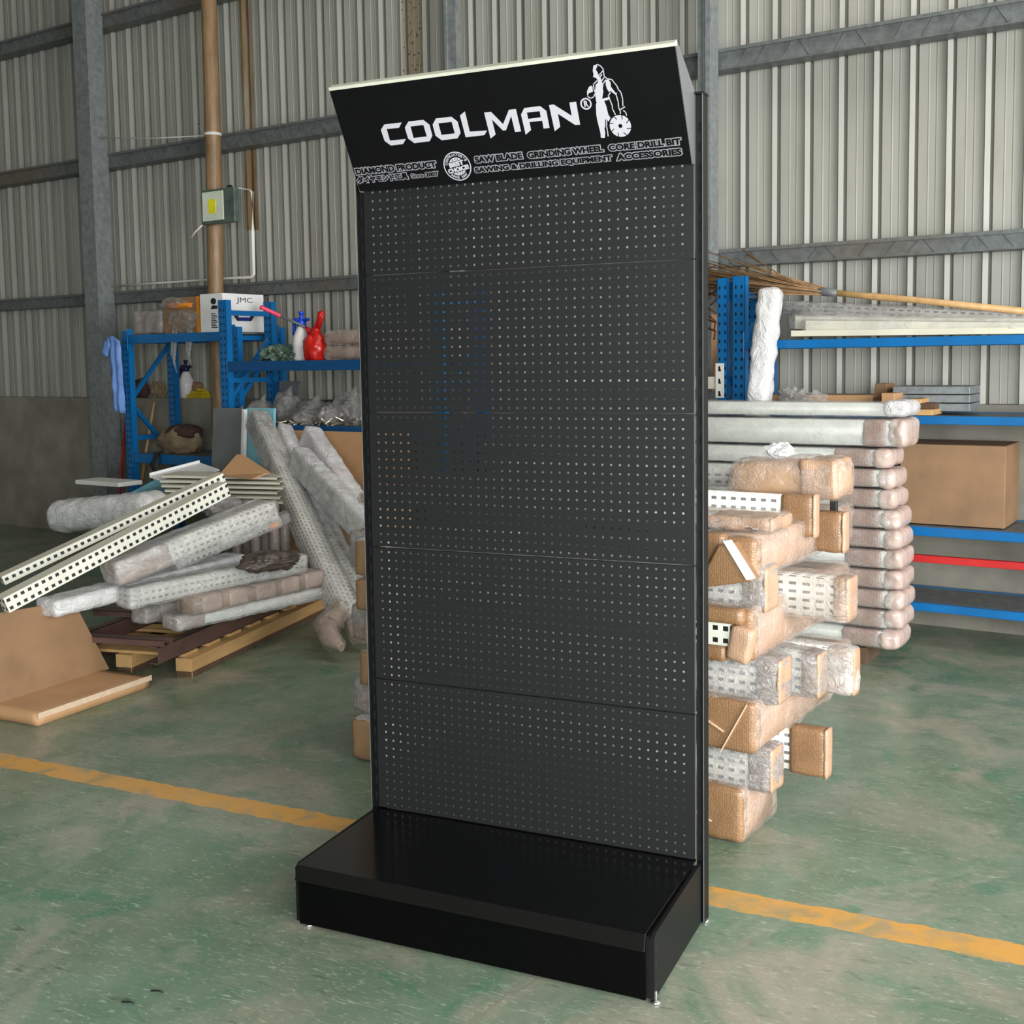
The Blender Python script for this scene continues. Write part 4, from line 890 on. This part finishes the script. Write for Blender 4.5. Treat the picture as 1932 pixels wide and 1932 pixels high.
# middle shelf, z = 1.208
def mbox(name, label, cat, u0, u1, n, dep, z0, h, m, rotz=0):
    a, b_ = PS(u0, 740, n)[0], PS(u1, 740, n)[0]
    return tag(MB().box(0, b_-a, 0, dep, 0, h).build(name, m, None, bevel=.003, xf=wf(a, n, z0) @ Matrix.Rotation(R(rotz), 4, 'Z')), label, cat)
mbox('flat_carton', 'flat brown cardboard lying on the right rack middle shelf', 'carton', 1455, 1645, 6.3, .25, 1.208, .10, 'kraft', 2)
mbox('carton', 'small bright brown carton on the right rack middle shelf', 'carton', 1663, 1688, 6.2, .2, 1.208, .115, 'kraft', -4)
mbox('carton', 'dark carton standing behind the small bright carton', 'carton', 1650, 1674, 6.42, .10, 1.208, .16, 'kraft_dark', -10)
for k in range(3): mbox('grey_sheet', 'grey sheet, %s of three stacked at the right rack' % ('lowest', 'middle', 'topmost')[k], 'sheet', 1684, 1830, 6.32, .25, 1.225+.045*k, .04, 'galv')
mbox('wood_offcut', 'upper pale wood offcut on the blue beam at the right edge', 'wood', 1716, 1738, 6.16, .2, 1.272, .022, 'wood_pale', 0)
mbox('wood_offcut', 'lower pale wood offcut on the blue beam at the right edge', 'wood', 1721, 1760, 6.16, .2, 1.210, .030, 'wood_pale', 0)
mbox('grey_slab', 'dark slab under the upper wood offcut on the right rack', 'slab', 1712, 1765, 6.24, .2, 1.240, .030, 'bark')
tag(MB().blob((0, 0, .05), (.075, .07, .09), .4, 1.9, 5, 4, flat=.05, smooth=False).build('crumpled_film', 'film_bubble', None, xf=wf(PS(1475, 740, 6.05)[0], 6.22, 1.21)), 'crumpled clear film beside the wrapped column on the rack', 'plastic')
tag(MB().blob((0, 0, .05), (.07, .07, .07), .4, 1.9, 15, 4, flat=.05, smooth=False).build('crumpled_film', 'film_clear', None, xf=wf(PS(1520, 745, 6.05)[0], 6.19, 1.21)), 'second tuft of clear film further right on the rack shelf', 'plastic')
mbox('carton', 'big brown carton low on the right rack, beside the stack ends', 'carton', 1700, 1900, 6.25, .38, .635, .42, 'kraft_dark')
mbox('carton', 'tall brown carton strip left of the blue posts behind the stand', 'carton', 1322, 1343, 6.5, .1, 1.32, .46, 'kraft')
mb = MB(); rr = random.Random(2)
for k in range(8):
    a0 = rr.uniform(0, 6); mb.tube([(.03*math.cos(a0), .03*math.sin(a0), .05*k-.05), (.05*math.cos(a0+2), .05*math.sin(a0+2), .05*k), (.045*math.cos(a0+4), .045*math.sin(a0+4), .05*k+.03)], .006, 5)
p = sw(at(1340, 560, 6.42)); tag(mb.build('twisted_wire', 'rust', None, xf=wf(p.x, 6.43, p.z-.2)), 'rusty wire twisted round the galvanised column beside the stand', 'wire')
# ------------------------------------------------------------------ log-cabin pile of bundles behind the stand
def yb(label, sc, w_, z0, z1, n0=3.30, L=.95, body='cap_orange', wrap='film_pink', capm='cap_kraft', cap=.06, seed=0, s_sk=0, amp=.008):
    zc = (z0+z1)/2; h = z1-z0-.022
    return bundle('padded_bundle', label, W(sc, n0+.02, zc), W(sc+s_sk, n0+L, zc), w_-.02, h, body, ((-.015, cap, capm),), wrap, group='padded bundles piled behind the stand', seed=seed, amp=amp)
def xb(label, s1, n0, z0, z1, w_=.12, s0=-2.98, body='perf_white', wrap='film_bubble', cap=.075, capm='cap_kraft', endm='cap_orange', seed=0, dz=0, wr=None, amp=.007):
    zc = (z0+z1)/2; h = z1-z0-.02; L = s1-s0
    r_ = bundle('padded_bundle', label, W(s0, n0+w_/2, zc), W(s1-.012, n0+w_/2, zc+dz), w_-.02, h, body, ((L-cap-.01, cap, capm), (L-.016, .014, endm), (.0, .1, capm)), wrap, group='padded bundles piled behind the stand', seed=seed, wr=wr, amp=amp)
    return r_
G1 = 'padded bundle end, '
yb('lowest padded bundle end touching the floor right of the stand', -1.45, .19, .0, .185, 3.32, .30, 'cap_orange', capm='cap_kraft', seed=101)
yb('cardboard end with angled tape, second up of the nearest right column', -1.41, .21, .300, .475, 3.30, .95, seed=102)
yb('cardboard end with an open perforated gap, right of the stand midway up', -1.415, .205, .590, .765, 3.30, .95, seed=103)
yb('wedge-shaped pair of cardboard ends, highest of the nearest right column', -1.41, .215, .845, .985, 3.30, .95, seed=104)
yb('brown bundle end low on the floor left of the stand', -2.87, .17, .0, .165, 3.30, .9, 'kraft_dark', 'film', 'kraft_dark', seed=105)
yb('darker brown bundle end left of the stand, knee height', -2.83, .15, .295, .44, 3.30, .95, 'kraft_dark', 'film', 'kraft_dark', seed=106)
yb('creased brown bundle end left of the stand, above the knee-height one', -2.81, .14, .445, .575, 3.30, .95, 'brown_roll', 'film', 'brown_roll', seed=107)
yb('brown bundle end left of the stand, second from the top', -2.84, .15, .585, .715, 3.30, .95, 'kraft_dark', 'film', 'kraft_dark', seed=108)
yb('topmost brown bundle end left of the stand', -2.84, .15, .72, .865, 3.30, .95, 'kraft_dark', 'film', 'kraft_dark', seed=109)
xb('grey bubble-wrapped bundle with cardboard tip, lowest of the front crosswise ones', -1.275, 3.36, .165, .312, seed=111)
xb('grey bubble-wrapped bundle with cardboard tip, middle of the front crosswise ones', -1.250, 3.36, .452, .600, seed=112)
xb('grey bubble-wrapped bundle with cardboard tip, upper of the front crosswise ones', -1.295, 3.36, .735, .885, seed=113)
xb('perforated bundle with big plain cardboard cap, lowest at the right of the pile', -1.20, 3.66, .13, .305, .07, cap=.125, capm='cap_kraft', endm='cap_orange', wrap=None, body='perf_white', seed=114)
xb('wrapped bundle with narrow cardboard tip beside the farthest right end', -1.195, 3.56, .43, .583, .10, cap=.055, seed=115)
xb('cardboard-capped bundle poking out farthest right at mid height', -1.125, 3.70, .41, .575, .08, cap=.09, wrap='film', seed=116)
xb('perforated bundle under crinkled wrap with orange tip, right of the pile', -1.105, 3.57, .685, .835, .11, cap=.045, body='perf_grey', wrap='film_pink', seed=117)
xb('perforated bundle with large ribbed cardboard cap near the pile top', -1.265, 3.72, .92, 1.075, .06, cap=.115, body='perf_white', wrap=None, seed=118)
xb('cardboard-capped bundle just right of the large ribbed cap', -1.205, 3.84, .855, 1.005, .07, cap=.10, wrap=None, seed=119)
xb('loosely bubble-wrapped bundle with buckled cardboard on top of the front row', -1.30, 3.42, .975, 1.028, .20, cap=.22, body='perf_grey', wrap='film_pink', capm='cap_orange', seed=120, amp=.02)
xb('grey perforated bundle lying back on the pile, left of the big carton end', -1.50, 4.12, 1.02, 1.11, .10, s0=-2.8, cap=.02, body='perf_grey', wrap='film', seed=121)
def pad(root, x0, x1, z0, z1, th=.05, m='cap_kraft', rz=0, ry=0):
    MB().rbox(th, x1-x0, z1-z0, .010, .014, .002, 18, x0*50, mt=T((-.045, -(x0+x1)/2, (z0+z1)/2)) @ Matrix.Rotation(R(rz), 4, 'Z') @ Matrix.Rotation(R(ry), 4, 'X')).build('cardboard_pad', m, root)
PB_ = {o['label'].split(',')[0]: o for o in bpy.data.objects if o.name.startswith('padded_bundle') and 'label' in o}
r_ = PB_['cardboard end with an open perforated gap']
pad(r_, -.10, .075, .035, .085); pad(r_, -.10, .02, -.085, -.035); pad(r_, .028, .10, -.08, .03, .06, 'cap_orange', 0, 12)
MB().box(-.032, -.0, -.03, .10, -.035, .035).build('open_profile_end', 'perf_open', r_)
r_ = PB_['wedge-shaped pair of cardboard ends']
pad(r_, -.11, .01, -.03, .075)
tri = [(.005, .045), (.045, .055), (.115, -.055), (-.07, -.095)]      # (to the right, up)
MB().extrude_poly([(-.075, -x, z) for x, z in tri], (.07, 0, 0)).build('cardboard_wedge', 'cap_kraft', r_, bevel=.006)
MB().extrude_poly([(-.082, -x, z) for x, z in ((.022, .062), (.045, .065), (.122, -.045), (.098, -.052))], (.02, 0, 0)).build('label_strip', 'white_paint', r_, bevel=.002)
r_ = PB_['cardboard end with angled tape']
for x0, z0, x1, z1 in ((-.10, .03, .0, -.02), (.075, .075, -.01, -.085)): MB().bar((-.0185, -x0, z0), (-.0185, -x1, z1), .003, .008, (1, 0, 0)).build('tape', 'kraft_edge', r_)
r_ = PB_['lowest padded bundle end touching the floor right of the stand']
MB().bar((-.0185, .09, .0), (-.0185, .01, -.03), .003, .006, (1, 0, 0)).build('tape', 'kraft_edge', r_)
# big bubble-wrapped carton end at the top
r_ = bundle('padded_bundle', 'big bubble-wrapped cardboard end topmost on the pile', W(-1.62, 3.92, 1.095), W(-1.225, 3.92, 1.112), .18, .125, 'kraft', ((.26, .13, 'cap_orange'),), 'film_pink', amp=.016, seed=122, wr=.05, bname='padding', group='padded bundles piled behind the stand')
MB().blob((.17, -.02, .095), (.05, .04, .03), .4, 2, 3, 3, smooth=False).build('wrap_knot', 'film_white', r_)
p = sw(at(1577, 952, 3.95)); tag(MB().box(-.012, .012, -.01, .01, -.02, .028).build('clip', 'black_rubber', None, bevel=.003, xf=wf(p.x, 3.93, p.z)), 'small black clip on the cardboard cap near the pile top', 'clip')
# tiny litter on the floor
for k, (u, v, lab) in enumerate(((285, 1869, 'thin dark shaving on the floor at lower left'), (230, 1890, 'dark crumb on the floor near the lower left corner'))):
    p = on(u, v, .003); tag(MB().tube([p, p+Vector((.02, .006, .001)), p+Vector((.034, .004, 0))], .0022, 5).build('shaving', 'black_rubber'), lab, 'litter')
